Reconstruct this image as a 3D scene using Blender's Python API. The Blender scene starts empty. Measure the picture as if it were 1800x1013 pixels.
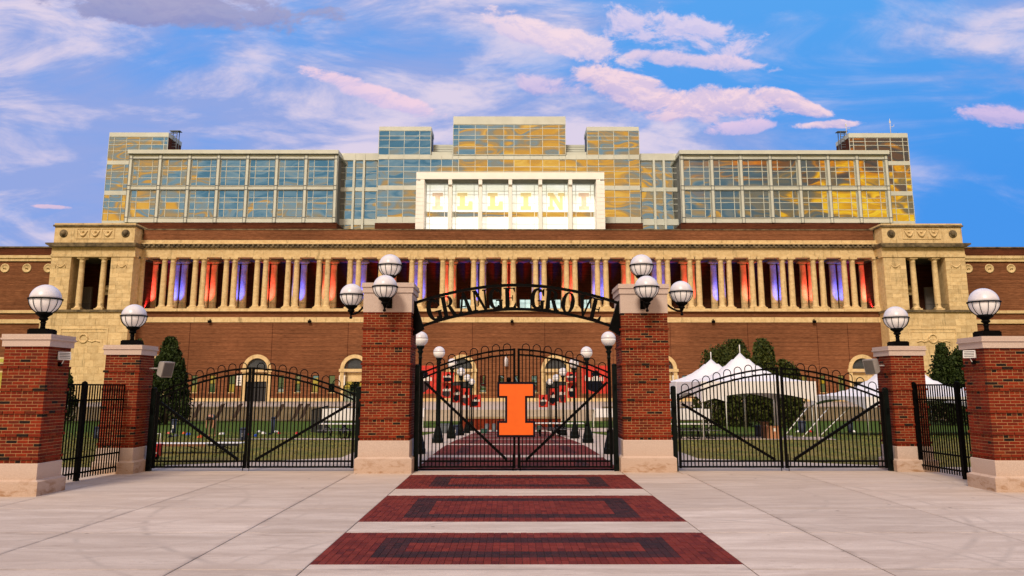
import bpy, math, random
import numpy as np
from mathutils import Vector, Matrix
random.seed(7); np.random.seed(7)
R = math.radians; PI = math.pi
S = bpy.context.scene
COL = S.collection

# ------------------------------------------------------------------ camera
F_PX, CY, EYE = 1414.0, 430.0, 2.2
PITCH = math.atan(252 / F_PX)
YAW = math.atan(4 / (F_PX / math.cos(PITCH)))
cam_d = bpy.data.cameras.new('camera'); cam = bpy.data.objects.new('camera', cam_d); COL.objects.link(cam)
cam_d.sensor_width = 36.0; cam_d.lens = 36.0 * F_PX / 1800.0
cam_d.shift_y = -(506.5 - CY) / 1800.0
cam_d.clip_start = 0.1; cam_d.clip_end = 6000
cam.location = (0, 0, EYE); cam.rotation_euler = (R(90) + PITCH, 0, -YAW)
S.camera = cam

def ray(x, y):
    cx = (x - 900) / F_PX; cy = -(y - CY) / F_PX
    Y = math.cos(PITCH) - cy * math.sin(PITCH); Z = math.sin(PITCH) + cy * math.cos(PITCH)
    c, s = math.cos(YAW), math.sin(YAW)
    return (cx * c + Y * s, -cx * s + Y * c, Z)
def at(x, y, Y):              # photo pixel and distance -> point of the place
    r = ray(x, y); t = Y / r[1]
    return Vector((r[0] * t, Y, EYE + r[2] * t))
def fx(px, py, Y): return at(px, py, Y).x
def fz(py, Y): return at(896, py, Y).z
def ground(x, y, z=0.0):
    r = ray(x, y); t = (z - EYE) / r[2]
    return Vector((r[0] * t, r[1] * t, z))

# ------------------------------------------------------------------ render look
S.view_settings.view_transform = 'Standard'; S.view_settings.look = 'None'
S.view_settings.exposure = 0.0; S.view_settings.gamma = 1.0
S.view_settings.use_curve_mapping = False
S.render.engine = 'CYCLES'
S.cycles.use_denoising = True
S.cycles.max_bounces = 6; S.cycles.diffuse_bounces = 3; S.cycles.glossy_bounces = 3
S.cycles.transparent_max_bounces = 6

# ------------------------------------------------------------------ node helper
class NT:
    def __init__(s, tree): s.t = tree; s.n = tree.nodes; s.l = tree.links
    def node(s, typ, **kw):
        n = s.n.new(typ)
        for k, v in kw.items(): setattr(n, k, v)
        return n
    def put(s, sock, v):
        if isinstance(v, bpy.types.NodeSocket): s.l.new(v, sock)
        else:
            if hasattr(sock.default_value, '__len__') and isinstance(v, (tuple, list)) and len(v) == 3 and len(sock.default_value) == 4: v = (*v, 1)
            sock.default_value = v
    def m(s, op, a, b=0.0, c=0.0, clamp=False):
        n = s.node('ShaderNodeMath', operation=op, use_clamp=clamp)
        s.put(n.inputs[0], a); s.put(n.inputs[1], b)
        if op in ('MULTIPLY_ADD', 'SMOOTH_MIN', 'COMPARE'): s.put(n.inputs[2], c)
        return n.outputs[0]
    def mr(s, v, a, b, c=0.0, d=1.0, smooth=True):
        n = s.node('ShaderNodeMapRange', interpolation_type='SMOOTHSTEP' if smooth else 'LINEAR')
        for i, x in enumerate((v, a, b, c, d)): s.put(n.inputs[i], x)
        return n.outputs[0]
    def mix(s, f, a, b, mode='MIX'):
        n = s.node('ShaderNodeMix', data_type='RGBA', blend_type=mode)
        s.put(n.inputs[0], f); s.put(n.inputs[6], a); s.put(n.inputs[7], b)
        return n.outputs[2]
    def noise(s, vec, scale, detail=4.0, rough=0.5, dist=0.0, dim='3D'):
        n = s.node('ShaderNodeTexNoise', noise_dimensions=dim)
        if vec is not None: s.l.new(vec, n.inputs['Vector'])
        n.inputs['Scale'].default_value = scale; n.inputs['Detail'].default_value = detail
        n.inputs['Roughness'].default_value = rough; n.inputs['Distortion'].default_value = dist
        return n.outputs[0]
    def xyz(s, x, y, z):
        n = s.node('ShaderNodeCombineXYZ'); s.put(n.inputs[0], x); s.put(n.inputs[1], y); s.put(n.inputs[2], z)
        return n.outputs[0]
    def sep(s, v):
        n = s.node('ShaderNodeSeparateXYZ'); s.l.new(v, n.inputs[0]); return n.outputs
    def mapping(s, v, loc=(0, 0, 0), rot=(0, 0, 0), scale=(1, 1, 1)):
        n = s.node('ShaderNodeMapping'); s.l.new(v, n.inputs[0])
        n.inputs[1].default_value = loc; n.inputs[2].default_value = rot; n.inputs[3].default_value = scale
        return n.outputs[0]
    def ramp(s, f, stops):
        n = s.node('ShaderNodeValToRGB'); s.put(n.inputs[0], f)
        e = n.color_ramp.elements
        while len(e) < len(stops): e.new(0.5)
        for i, (p, c) in enumerate(stops): e[i].position = p; e[i].color = (*c, 1)
        return n.outputs[0]

# ------------------------------------------------------------------ world: dusk sky, sunset behind the camera
SUN_EL, SUN_ROT = R(40), R(196)
W = bpy.data.worlds.new('World'); S.world = W; W.use_nodes = True
w = NT(W.node_tree); w.n.clear()
out = w.node('ShaderNodeOutputWorld'); bg = w.node('ShaderNodeBackground')
w.l.new(bg.outputs[0], out.inputs[0])
sky = w.node('ShaderNodeTexSky', sky_type='NISHITA'); sky.sun_disc = False
sky.sun_elevation = SUN_EL; sky.sun_rotation = SUN_ROT
tc = w.node('ShaderNodeTexCoord'); dirv = tc.outputs['Generated']
dx, dy, dz = w.sep(dirv)
nish = w.mix(1.0, sky.outputs[0], (0.11, 0.11, 0.11), 'MULTIPLY')
ady = w.m('MAXIMUM', w.m('ABSOLUTE', dy), 0.02)
u = w.m('DIVIDE', dx, ady); v = w.m('DIVIDE', dz, ady)
# clear blue of the east sky, a touch deeper to the south (right)
side = w.mr(u, -0.65, 0.65)
blue = w.mix(side, (0.13, 0.35, 0.88), (0.035, 0.28, 0.85))
high = w.mr(dz, 0.12, 0.55)
blue = w.mix(high, blue, w.mix(side, (0.10, 0.36, 0.90), (0.10, 0.41, 0.92)))
blue = w.mix(0.08, blue, nish)
# cirrus sheet of the eastern sky, streaks falling to the right
vc = w.m('MINIMUM', v, 2.0)
cv = w.xyz(u, w.m('MULTIPLY', vc, 1.35), 0.0)
ca = w.mapping(cv, rot=(0, 0, R(24)), scale=(1.0, 2.3, 1), loc=(2.3, 5.1, 0.4))
n1 = w.noise(ca, 2.6, 10, 0.60, 0.75)
n2 = w.noise(w.mapping(cv, rot=(0, 0, R(15)), scale=(1, 1.5, 1), loc=(7.7, 2.2, 1)), 1.7, 4, 0.5, 0.3)
dens = w.m('ADD', w.m('MULTIPLY', n1, 0.62), w.m('MULTIPLY', n2, 0.50))
bias = w.m('ADD', w.mr(u, -0.25, 0.45, 0.07, -0.045), w.mr(v, 0.12, 0.30, -0.01, 0.02))
sheet = w.mr(w.m('ADD', dens, bias), 0.48, 0.70)
n3 = w.noise(w.mapping(cv, rot=(0, 0, R(22)), scale=(1, 2.0, 1), loc=(1, 8, 0)), 4.2, 9, 0.62, 0.5)
lit = w.mr(w.m('ADD', n3, w.m('MULTIPLY', n1, 0.6)), 0.72, 0.94)
cloud_c = w.mix(lit, (0.33, 0.40, 0.74), (0.86, 0.71, 0.80))
col = w.mix(w.m('MULTIPLY', sheet, 0.82), blue, cloud_c)
# separate low cumulus banks catching pink light
fr = w.mapping(w.xyz(u, w.m('MULTIPLY', v, 1.6), 0.0), loc=(0.3, 0.1, 0.0))
puff = w.noise(fr, 13.0, 12, 0.66, 0.3)
puff2 = w.noise(w.mapping(fr, loc=(0, 0.012, 0)), 13.0, 12, 0.66, 0.3)
relief = w.mr(w.m('SUBTRACT', puff, puff2), -0.07, 0.07)
front = w.mr(dy, 0.0, 0.1)
def bank(px, py, a, b, tilt, thr, colr, shade):
    global col
    r0 = ray(px, py); u0, v0 = r0[0] / r0[1], r0[2] / r0[1]
    du = w.m('SUBTRACT', u, u0); dv = w.m('SUBTRACT', w.m('SUBTRACT', v, v0), w.m('MULTIPLY', du, tilt))
    e = w.m('ADD', w.m('POWER', w.m('ABSOLUTE', w.m('DIVIDE', du, a)), 2.0), w.m('POWER', w.m('ABSOLUTE', w.m('DIVIDE', dv, b)), 2.0))
    g = w.m('SUBTRACT', 1.0, e)
    q = w.m('ADD', w.m('MULTIPLY', g, 0.32), puff)
    mask = w.m('MULTIPLY', w.mr(q, thr - 0.06, thr + 0.09), front)
    low = w.m('ADD', w.m('MULTIPLY', w.mr(w.m('DIVIDE', dv, b), -1.1, 0.4), 0.62), w.m('MULTIPLY', relief, 0.38))
    col = w.mix(w.m('MULTIPLY', mask, 0.88), col, w.mix(low, shade, colr))
PK, SH = (1.0, 0.72, 0.76), (0.42, 0.40, 0.74)
bank(1110, 162, 0.085, 0.032, -0.42, 0.60, PK, SH)
bank(1262, 186, 0.105, 0.028, 0.04, 0.60, PK, SH)
bank(1388, 181, 0.058, 0.018, -0.32, 0.61, PK, SH)
bank(1455, 219, 0.055, 0.008, 0.05, 0.64, PK, SH)
bank(1300, 222, 0.055, 0.014, 0.10, 0.66, (0.8, 0.6, 0.8), (0.40, 0.42, 0.78))
bank(1765, 203, 0.085, 0.022, -0.05, 0.66, (0.72, 0.55, 0.80), SH)
bank(975, 152, 0.07, 0.025, -0.15, 0.70, (0.75, 0.60, 0.80), SH)
bank(1000, 75, 0.12, 0.030, -0.30, 0.66, (0.92, 0.72, 0.80), (0.55, 0.52, 0.80))
bank(930, 50, 0.10, 0.030, -0.4, 0.68, (0.92, 0.72, 0.80), (0.55, 0.52, 0.80))
bank(1190, 55, 0.16, 0.045, -0.20, 0.70, (0.78, 0.66, 0.84), (0.50, 0.50, 0.82))
bank(1215, 105, 0.14, 0.016, -0.10, 0.68, (0.80, 0.64, 0.80), (0.45, 0.46, 0.78))
bank(90, 364, 0.030, 0.004, -0.05, 0.60, (0.85, 0.58, 0.72), (0.6, 0.5, 0.7))
bank(660, 165, 0.12, 0.018, -0.35, 0.64, (0.92, 0.66, 0.78), (0.55, 0.50, 0.80))
bank(330, 14, 0.22, 0.035, -0.08, 0.62, (0.36, 0.36, 0.58), (0.27, 0.28, 0.54))
bank(1500, 268, 0.0, 0.0, 0.0, 9.0, PK, SH) if False else None
# western half (behind the camera): sunset cloud streaks, gold and red over slate blue
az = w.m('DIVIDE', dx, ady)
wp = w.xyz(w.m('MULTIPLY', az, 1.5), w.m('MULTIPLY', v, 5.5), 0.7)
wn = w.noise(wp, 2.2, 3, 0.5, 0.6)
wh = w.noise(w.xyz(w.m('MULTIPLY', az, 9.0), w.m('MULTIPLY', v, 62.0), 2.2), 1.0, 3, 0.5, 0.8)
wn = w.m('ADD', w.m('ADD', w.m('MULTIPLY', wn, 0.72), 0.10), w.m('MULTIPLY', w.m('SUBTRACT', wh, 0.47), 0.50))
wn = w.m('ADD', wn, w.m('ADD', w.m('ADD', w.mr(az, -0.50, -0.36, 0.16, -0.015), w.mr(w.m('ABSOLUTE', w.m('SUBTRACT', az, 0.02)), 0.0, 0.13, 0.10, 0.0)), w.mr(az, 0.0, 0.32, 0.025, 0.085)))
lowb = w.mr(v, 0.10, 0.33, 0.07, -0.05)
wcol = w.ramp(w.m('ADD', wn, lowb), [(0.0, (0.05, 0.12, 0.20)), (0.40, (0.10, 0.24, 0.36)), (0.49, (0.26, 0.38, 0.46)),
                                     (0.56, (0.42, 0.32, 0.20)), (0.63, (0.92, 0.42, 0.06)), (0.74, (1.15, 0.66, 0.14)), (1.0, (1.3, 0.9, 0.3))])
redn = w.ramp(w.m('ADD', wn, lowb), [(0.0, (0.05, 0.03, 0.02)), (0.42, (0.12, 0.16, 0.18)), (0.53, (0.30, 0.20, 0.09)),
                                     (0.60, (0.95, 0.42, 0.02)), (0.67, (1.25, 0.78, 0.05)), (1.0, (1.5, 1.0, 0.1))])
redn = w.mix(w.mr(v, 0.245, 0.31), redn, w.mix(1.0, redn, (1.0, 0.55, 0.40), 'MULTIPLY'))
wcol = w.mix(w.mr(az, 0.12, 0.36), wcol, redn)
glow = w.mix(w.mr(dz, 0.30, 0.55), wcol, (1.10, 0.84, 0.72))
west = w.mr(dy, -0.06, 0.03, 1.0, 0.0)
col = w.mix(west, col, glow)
col = w.mix(w.mr(dz, -0.08, 0.0, 1.0, 0.0), col, (0.22, 0.20, 0.18))
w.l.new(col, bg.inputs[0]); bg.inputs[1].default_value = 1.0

sun_d = bpy.data.lights.new('sun', 'SUN'); sun = bpy.data.objects.new('sun', sun_d); COL.objects.link(sun)
sun_d.energy = 2.8; sun_d.angle = R(14); sun_d.color = (1.0, 0.84, 0.66)
sd = Vector((math.sin(SUN_ROT) * math.cos(SUN_EL), math.cos(SUN_ROT) * math.cos(SUN_EL), math.sin(SUN_EL)))
sun.rotation_euler = sd.to_track_quat('Z', 'Y').to_euler()

# ------------------------------------------------------------------ materials
MATS = {}
def material(name, rough=0.7, metal=0.0, spec=0.5):
    m = bpy.data.materials.new(name); m.use_nodes = True
    t = NT(m.node_tree); b = t.n['Principled BSDF']
    b.inputs['Roughness'].default_value = rough; b.inputs['Metallic'].default_value = metal
    b.inputs['Specular IOR Level'].default_value = spec
    MATS[name] = m; return m, t, b
def bump(t, b, h, strength, dist=0.02):
    n = t.node('ShaderNodeBump'); n.inputs['Strength'].default_value = strength; n.inputs['Distance'].default_value = dist
    t.l.new(h, n.inputs['Height']); t.l.new(n.outputs[0], b.inputs['Normal']); return n
def simple(name, c, rough=0.6, metal=0.0, var=0.15, scale=6.0, bmp=0.0, spec=0.5, sc3=(1, 1, 1), emit=0.0):
    m, t, b = material(name, rough, metal, spec)
    p = t.mapping(t.node('ShaderNodeNewGeometry').outputs['Position'], scale=sc3)
    n = t.noise(p, scale, 5, 0.6)
    lo = tuple(x * (1 - var) for x in c); hi = tuple(min(1, x * (1 + var)) for x in c)
    cc = t.mix(t.mr(n, 0.3, 0.7), lo, hi); t.l.new(cc, b.inputs['Base Color'])
    if bmp: bump(t, b, n, bmp)
    if emit:
        t.l.new(cc, b.inputs['Emission Color']); b.inputs['Emission Strength'].default_value = emit
    return m
M = MATS
simple('black_iron', (0.0022, 0.0022, 0.0022), 0.55, 0.0, 0.3, 9, spec=0.05)
simple('green_iron', (0.0025, 0.005, 0.0042), 0.5, 0.0, 0.3, 9, spec=0.10)
simple('frame_grey', (0.58, 0.62, 0.56), 0.5, 0, 0.06, 0.4)
simple('white_panel', (0.95, 0.95, 0.92), 0.55, 0, 0.03, 0.5)
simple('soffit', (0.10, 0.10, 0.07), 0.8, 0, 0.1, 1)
simple('joint_dark', (0.05, 0.04, 0.035), 0.9, 0, 0.2, 5)
simple('mortar', (0.36, 0.19, 0.085), 0.95, 0, 0.2, 14)
simple('white_vinyl', (0.80, 0.80, 0.84), 0.5, 0, 0.05, 1.2)
simple('white_metal', (0.7, 0.7, 0.7), 0.4, 0, 0.08, 4)
simple('plastic_grey', (0.33, 0.31, 0.30), 0.6, 0, 0.1, 9)
simple('mesh_grey', (0.12, 0.11, 0.10), 0.7, 0, 0.2, 60)
simple('logo_orange', (0.83, 0.13, 0.006), 0.45, 0, 0.04, 5)
simple('navy', (0.003, 0.005, 0.013), 0.6, 0, 0.2, 5, spec=0.1)
simple('bin_navy', (0.012, 0.02, 0.05), 0.6, 0, 0.2, 5)
simple('bin_grey', (0.10, 0.12, 0.14), 0.6, 0, 0.2, 5)
simple('bin_green', (0.01, 0.07, 0.045), 0.6, 0, 0.2, 5)
simple('red_plastic', (0.55, 0.012, 0.01), 0.5, 0, 0.1, 5)
simple('banner_red', (0.62, 0.03, 0.015), 0.6, 0, 0.25, 3)
simple('banner_coral', (0.75, 0.14, 0.09), 0.6, 0, 0.2, 3)
simple('banner_white', (0.75, 0.72, 0.70), 0.6, 0, 0.1, 3)
simple('banner_dark', (0.03, 0.012, 0.02), 0.6, 0, 0.3, 3)
simple('fabric_blue', (0.02, 0.08, 0.45), 0.8, 0, 0.2, 8)
simple('fabric_orange', (0.7, 0.12, 0.02), 0.8, 0, 0.2, 8)
simple('fabric_grey', (0.10, 0.10, 0.12), 0.8, 0, 0.2, 8)
simple('skin', (0.42, 0.20, 0.12), 0.6, 0, 0.08, 10)
simple('hair', (0.03, 0.015, 0.01), 0.8, 0, 0.1, 10)
simple('khaki', (0.22, 0.16, 0.09), 0.8, 0, 0.1, 10)
simple('shirt_dark', (0.03, 0.05, 0.06), 0.8, 0, 0.1, 10)
simple('table_wood', (0.20, 0.09, 0.045), 0.7, 0, 0.2, 4)
simple('cardboard', (0.42, 0.20, 0.10), 0.85, 0, 0.1, 4)
simple('bark', (0.06, 0.04, 0.025), 0.9, 0, 0.3, 12)
simple('roof_metal', (0.22, 0.23, 0.23), 0.5, 0.4, 0.1, 2)
simple('dark_wood', (0.05, 0.028, 0.02), 0.8, 0, 0.2, 3)
simple('door_dark', (0.02, 0.022, 0.028), 0.4, 0, 0.2, 3)
simple('lit_window', (0.55, 0.75, 0.72), 0.4, 0, 0.2, 0.7, emit=1.0)
simple('paper_white', (0.72, 0.72, 0.70), 0.7, 0, 0.04, 9)
simple('print_dark', (0.06, 0.06, 0.07), 0.7, 0, 0.04, 9)

# opal lamp globe, lower half painted paler, with faint added glow, to offset underside shade
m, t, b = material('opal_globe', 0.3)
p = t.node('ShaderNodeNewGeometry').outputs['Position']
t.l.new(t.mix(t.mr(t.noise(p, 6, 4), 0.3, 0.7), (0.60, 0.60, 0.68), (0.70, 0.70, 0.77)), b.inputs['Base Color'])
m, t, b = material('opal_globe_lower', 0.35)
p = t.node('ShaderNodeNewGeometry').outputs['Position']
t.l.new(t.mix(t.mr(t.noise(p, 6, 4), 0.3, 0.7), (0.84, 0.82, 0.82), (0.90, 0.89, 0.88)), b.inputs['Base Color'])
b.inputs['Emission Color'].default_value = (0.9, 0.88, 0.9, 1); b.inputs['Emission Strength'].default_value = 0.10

# bricks and pavers: colour per piece comes from its own 'tone' attribute
def tone_mat(name, stops, rough=0.85, bmp=0.25):
    m, t, b = material(name, rough, 0, 0.2)
    a = t.node('ShaderNodeAttribute', attribute_name='tone')
    g = t.node('ShaderNodeNewGeometry').outputs['Position']
    n = t.noise(g, 38, 5, 0.65); big = t.noise(g, 1.3, 4, 0.6)
    f = t.m('ADD', a.outputs['Fac'], t.m('MULTIPLY', t.m('SUBTRACT', n, 0.5), 0.10))
    c = t.ramp(f, stops)
    k = t.m('MULTIPLY', t.mr(n, 0.25, 0.75, 0.72, 1.2), t.mr(big, 0.3, 0.7, 0.85, 1.12))
    t.l.new(t.mix(1.0, c, t.xyz(k, k, k), 'MULTIPLY'), b.inputs['Base Color'])
    bump(t, b, n, bmp, 0.004)
tone_mat('brick_red', [(0.0, (0.012, 0.007, 0.006)), (0.14, (0.016, 0.008, 0.007)), (0.18, (0.08, 0.017, 0.008)), (0.45, (0.150, 0.014, 0.004)), (0.75, (0.22, 0.022, 0.005)), (1.0, (0.18, 0.034, 0.010))])
tone_mat('paver_red', [(0.0, (0.022, 0.009, 0.012)), (0.22, (0.044, 0.013, 0.015)), (0.30, (0.095, 0.011, 0.010)), (0.65, (0.165, 0.022, 0.014)), (1.0, (0.18, 0.030, 0.022))], 0.9)

# precast limestone of piers
m, t, b = material('cast_stone', 0.85, 0, 0.3)
g = t.node('ShaderNodeNewGeometry').outputs['Position']
n = t.noise(g, 55, 6, 0.7); n2_ = t.noise(g, 2.2, 4, 0.6)
c = t.mix(t.mr(n, 0.3, 0.7), (0.46, 0.36, 0.31), (0.62, 0.51, 0.45))
x, y, z = t.sep(g)
st = t.noise(t.mapping(g, scale=(1.6, 1.6, 4)), 2.0, 5, 0.6, 0.6)
stain = t.m('MULTIPLY', t.mr(st, 0.48, 0.68), t.mr(z, 0.0, 0.50, 1.0, 0.05))
c = t.mix(t.m('MULTIPLY', stain, 0.85), c, (0.24, 0.115, 0.045))
c = t.mix(t.mr(z, 0.0, 0.8, 0.35, 0.0), c, (0.40, 0.24, 0.13))
t.l.new(c, b.inputs['Base Color']); bump(t, b, n, 0.3, 0.004)

# plaza concrete
m, t, b = material('concrete', 0.9, 0, 0.25)
g = t.node('ShaderNodeNewGeometry').outputs['Position']
nf = t.noise(g, 60, 6, 0.7); nl = t.noise(t.mapping(g, scale=(0.35, 1.6, 1)), 1.4, 6, 0.62, 0.5); nb = t.noise(g, 0.25, 3, 0.5)
c = t.mix(t.mr(nl, 0.3, 0.72), (0.46, 0.385, 0.335), (0.67, 0.59, 0.53))
c = t.mix(t.mr(nb, 0.35, 0.7, 0.0, 0.4), c, (0.47, 0.385, 0.33))
c = t.mix(t.mr(t.noise(t.mapping(g, scale=(0.5, 2.2, 1), loc=(4, 2, 1)), 1.9, 7, 0.7, 1.0), 0.53, 0.76, 0.0, 0.62), c, (0.27, 0.205, 0.17))
c = t.mix(t.mr(t.noise(t.mapping(g, scale=(0.8, 3.2, 1), loc=(9, 2, 1)), 3.4, 8, 0.75, 0.8), 0.55, 0.72, 0.0, 0.40), c, (0.22, 0.18, 0.16))
x, y, z = t.sep(g)
for q_ in (-4.12, -6.85, -9.6, 4.6, 7.5, 10.3):      # grime worked into the long joints
    k = t.mr(t.m('ABSOLUTE', t.m('SUBTRACT', t.m('ADD', x, t.m('MULTIPLY', t.m('SUBTRACT', nl, .5), .25)), q_)), 0.0, 0.10, 0.34, 0.0)
    c = t.mix(t.m('MULTIPLY', k, t.mr(t.noise(g, 1.1, 5, 0.7), .35, .6)), c, (0.17, 0.145, 0.135))
for q_ in (7.9, 10.45, 13.0, 15.55, 19.6):
    k = t.mr(t.m('ABSOLUTE', t.m('SUBTRACT', y, q_)), 0.0, 0.07, 0.6, 0.0)
    c = t.mix(t.m('MULTIPLY', k, t.mr(t.noise(g, 0.9, 5, 0.7), .38, .6)), c, (0.19, 0.16, 0.15))
# tyre marks: arcs on the ground
for (ax, ay, rad, wd, amt) in [(0.8, 16.5, 7.3, 0.10, .5), (0.5, 16.0, 7.75, 0.08, .35), (3.0, 17.5, 3.4, 0.10, .35), (1.5, 10.0, 4.7, 0.08, .5), (1.4, 10.2, 5.0, 0.06, .35), (10.0, 12.0, 2.2, .07, .3), (-9.5, 16.0, 4.3, .10, .4), (-9.2, 15.4, 5.6, .09, .28), (5.5, 22.0, 5.5, .07, .3), (13, 5.0, 8.5, .09, .35)]:
    d = t.m('SQRT', t.m('ADD', t.m('POWER', t.m('ABSOLUTE', t.m('SUBTRACT', x, ax)), 2.0), t.m('POWER', t.m('ABSOLUTE', t.m('SUBTRACT', y, ay)), 2.0)))
    k = t.mr(t.m('ABSOLUTE', t.m('SUBTRACT', d, rad)), 0.0, wd, amt, 0.0)
    k = t.m('MULTIPLY', k, t.mr(nl, 0.42, 0.62))
    c = t.mix(t.m('MULTIPLY', k, 0.7), c, (0.16, 0.14, 0.13))
c = t.mix(t.mr(nf, 0.35, 0.75, 0.0, 0.5), c, (0.34, 0.275, 0.235))
c = t.mix(t.mr(t.noise(t.mapping(g, scale=(1, 2.6, 1), loc=(3, 3, 3)), 7.0, 8, 0.75, 0.4), 0.52, 0.70, 0.0, 0.42), c, (0.30, 0.225, 0.18))
c = t.mix(t.mr(y, 13.0, 21.5, 0.0, 0.35), c, (0.52, 0.40, 0.31))
vo = t.node('ShaderNodeTexVoronoi'); t.l.new(g, vo.inputs['Vector']); vo.inputs['Scale'].default_value = 1.1
c = t.mix(t.mr(vo.outputs['Distance'], 0.02, 0.06, 0.7, 0.0), c, (0.12, 0.10, 0.09))
a = t.node('ShaderNodeAttribute', attribute_name='tone')
k = t.mr(a.outputs['Fac'], 0, 1, 0.90, 1.07, False)
c = t.mix(1.0, c, t.xyz(k, k, k), 'MULTIPLY')
t.l.new(c, b.inputs['Base Color']); bump(t, b, nf, 0.25, 0.004)

# lawn, worn and yellowed by the gates
m, t, b = material('lawn', 0.95, 0, 0.1)
g = t.node('ShaderNodeNewGeometry').outputs['Position']
x, y, z = t.sep(g)
n = t.noise(t.mapping(g, scale=(1, 0.45, 1)), 0.9, 6, 0.65); nf = t.noise(t.mapping(g, scale=(1, 0.3, 1)), 9, 6, 0.75)
dry = t.m('ADD', t.mr(y, 30, 62, 0.45, -0.45), t.m('MULTIPLY', t.m('SUBTRACT', n, 0.45), 2.2), clamp=True)
c = t.mix(dry, (0.075, 0.125, 0.020), (0.30, 0.215, 0.075))
c = t.mix(t.mr(nf, 0.3, 0.7), t.mix(1.0, c, (0.62, 0.66, 0.55), 'MULTIPLY'), c)
t.l.new(c, b.inputs['Base Color']); bump(t, b, nf, 0.6, 0.05)
simple('grass_blade', (0.19, 0.18, 0.045), 0.9, 0, 0.5, 1.2)

# stadium brick: fine courses seen far off
def far_brick(name, lo, hi, dark):
    m, t, b = material(name, 0.9, 0, 0.15)
    g = t.node('ShaderNodeNewGeometry').outputs['Position']
    n = t.noise(t.mapping(g, scale=(0.55, 0.55, 5.0)), 1.6, 6, 0.75)
    n2 = t.noise(t.mapping(g, scale=(1, 1, 2.5)), 6.0, 4, 0.7); n3 = t.noise(g, 0.07, 3, 0.5)
    c = t.mix(t.mr(n, 0.32, 0.68), lo, hi)
    c = t.mix(t.mr(n2, 0.55, 0.75, 0, 0.5), c, dark)
    x, y, z = t.sep(g)
    line = t.mr(t.m('FRACT', t.m('MULTIPLY', z, 1.24)), 0.0, 0.22, 0.5, 0.0)
    c = t.mix(line, c, dark)
    k = t.m('MULTIPLY', t.mr(n3, 0.35, 0.65, 0.85, 1.15), t.mr(t.noise(t.mapping(g, scale=(0.12, 0.12, 3.0)), 1.0, 5, 0.7), 0.3, 0.7, 0.78, 1.2))
    c = t.mix(1.0, c, t.xyz(k, k, k), 'MULTIPLY')
    t.l.new(c, b.inputs['Base Color']); bump(t, b, n, 0.3, 0.05)
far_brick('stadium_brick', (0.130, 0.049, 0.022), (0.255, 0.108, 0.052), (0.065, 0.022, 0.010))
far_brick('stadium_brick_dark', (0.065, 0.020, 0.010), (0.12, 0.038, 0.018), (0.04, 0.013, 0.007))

# limestone with weather stains under ledges
m, t, b = material('limestone', 0.85, 0, 0.2)
g = t.node('ShaderNodeNewGeometry').outputs['Position']
n = t.noise(t.mapping(g, scale=(1, 1, 1.6)), 1.1, 6, 0.7); nf = t.noise(g, 7, 5, 0.7)
x, y, z = t.sep(g)
c = t.mix(t.mr(n, 0.3, 0.7), (0.59, 0.435, 0.22), (0.76, 0.60, 0.335))
c = t.mix(t.mr(nf, 0.5, 0.8, 0, 0.35), c, (0.44, 0.30, 0.13))
run = t.noise(t.mapping(g, scale=(1.4, 1.4, 0.25)), 1.0, 6, 0.7, 0.5)
c = t.mix(t.mr(run, 0.53, 0.70, 0, 0.6), c, (0.20, 0.15, 0.07))
a = t.node('ShaderNodeAttribute', attribute_name='tone')
k = t.mr(a.outputs['Fac'], 0, 1, 0.84, 1.10, False)
c = t.mix(1.0, c, t.xyz(k, k, k), 'MULTIPLY')
t.l.new(c, b.inputs['Base Color']); bump(t, b, nf, 0.2, 0.03)
simple('limestone_stain_shade', (0.13, 0.10, 0.055), 0.9, 0, 0.6, 0.9)  # dark limestone: weather stains, and the cornice shadow put into the colour

# reflective curtain-wall glass, panes slightly pillowed
def glass_mat(name, tint, dark, amt, rough=0.02):
    m, t, b = material(name, rough)
    g = t.node('ShaderNodeNewGeometry').outputs['Position']
    oi = t.node('ShaderNodeObjectInfo').outputs['Random']
    off = t.xyz(0.0, 0.0, t.m('MULTIPLY', oi, 0.15))
    va = t.node('ShaderNodeVectorMath', operation='ADD'); t.l.new(g, va.inputs[0]); t.l.new(off, va.inputs[1])
    n = t.noise(t.mapping(va.outputs[0], scale=(0.55, 0.55, 0.8)), 0.42, 0, 0.5, 0.0)
    bp = t.node('ShaderNodeBump'); bp.inputs['Strength'].default_value = 1.0; bp.inputs['Distance'].default_value = amt
    t.l.new(n, bp.inputs['Height'])
    b.inputs['Base Color'].default_value = (*dark, 1); b.inputs['Roughness'].default_value = 0.3
    gl = t.node('ShaderNodeBsdfGlossy'); gl.inputs['Color'].default_value = (*tint, 1); gl.inputs['Roughness'].default_value = rough
    t.l.new(bp.outputs[0], gl.inputs['Normal'])
    mx = t.node('ShaderNodeMixShader'); mx.inputs[0].default_value = 0.9
    t.l.new(b.outputs[0], mx.inputs[1]); t.l.new(gl.outputs[0], mx.inputs[2])
    t.l.new(mx.outputs[0], t.n['Material Output'].inputs[0])
glass_mat('mirror_glass', (0.80, 0.84, 0.80), (0.05, 0.06, 0.06), 0.045)
glass_mat('window_glass', (0.55, 0.75, 0.62), (0.02, 0.03, 0.03), 0.02)
# lit panes of the central loggia
m, t, b = material('lit_pane', 0.2)
b.inputs['Base Color'].default_value = (0.8, 0.8, 0.7, 1)
g = t.node('ShaderNodeNewGeometry').outputs['Position']
cc = t.mix(t.mr(t.noise(t.mapping(g, scale=(0.4, 0.4, 1)), 0.5, 3, 0.5), 0.35, 0.65), (0.80, 0.82, 0.68), (0.88, 0.90, 0.86))
t.l.new(cc, b.inputs['Emission Color']); b.inputs['Emission Strength'].default_value = 0.85
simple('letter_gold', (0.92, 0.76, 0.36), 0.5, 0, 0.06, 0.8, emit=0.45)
simple('letter_pink', (0.88, 0.66, 0.48), 0.5, 0, 0.12, 0.8, emit=0.45)

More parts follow.
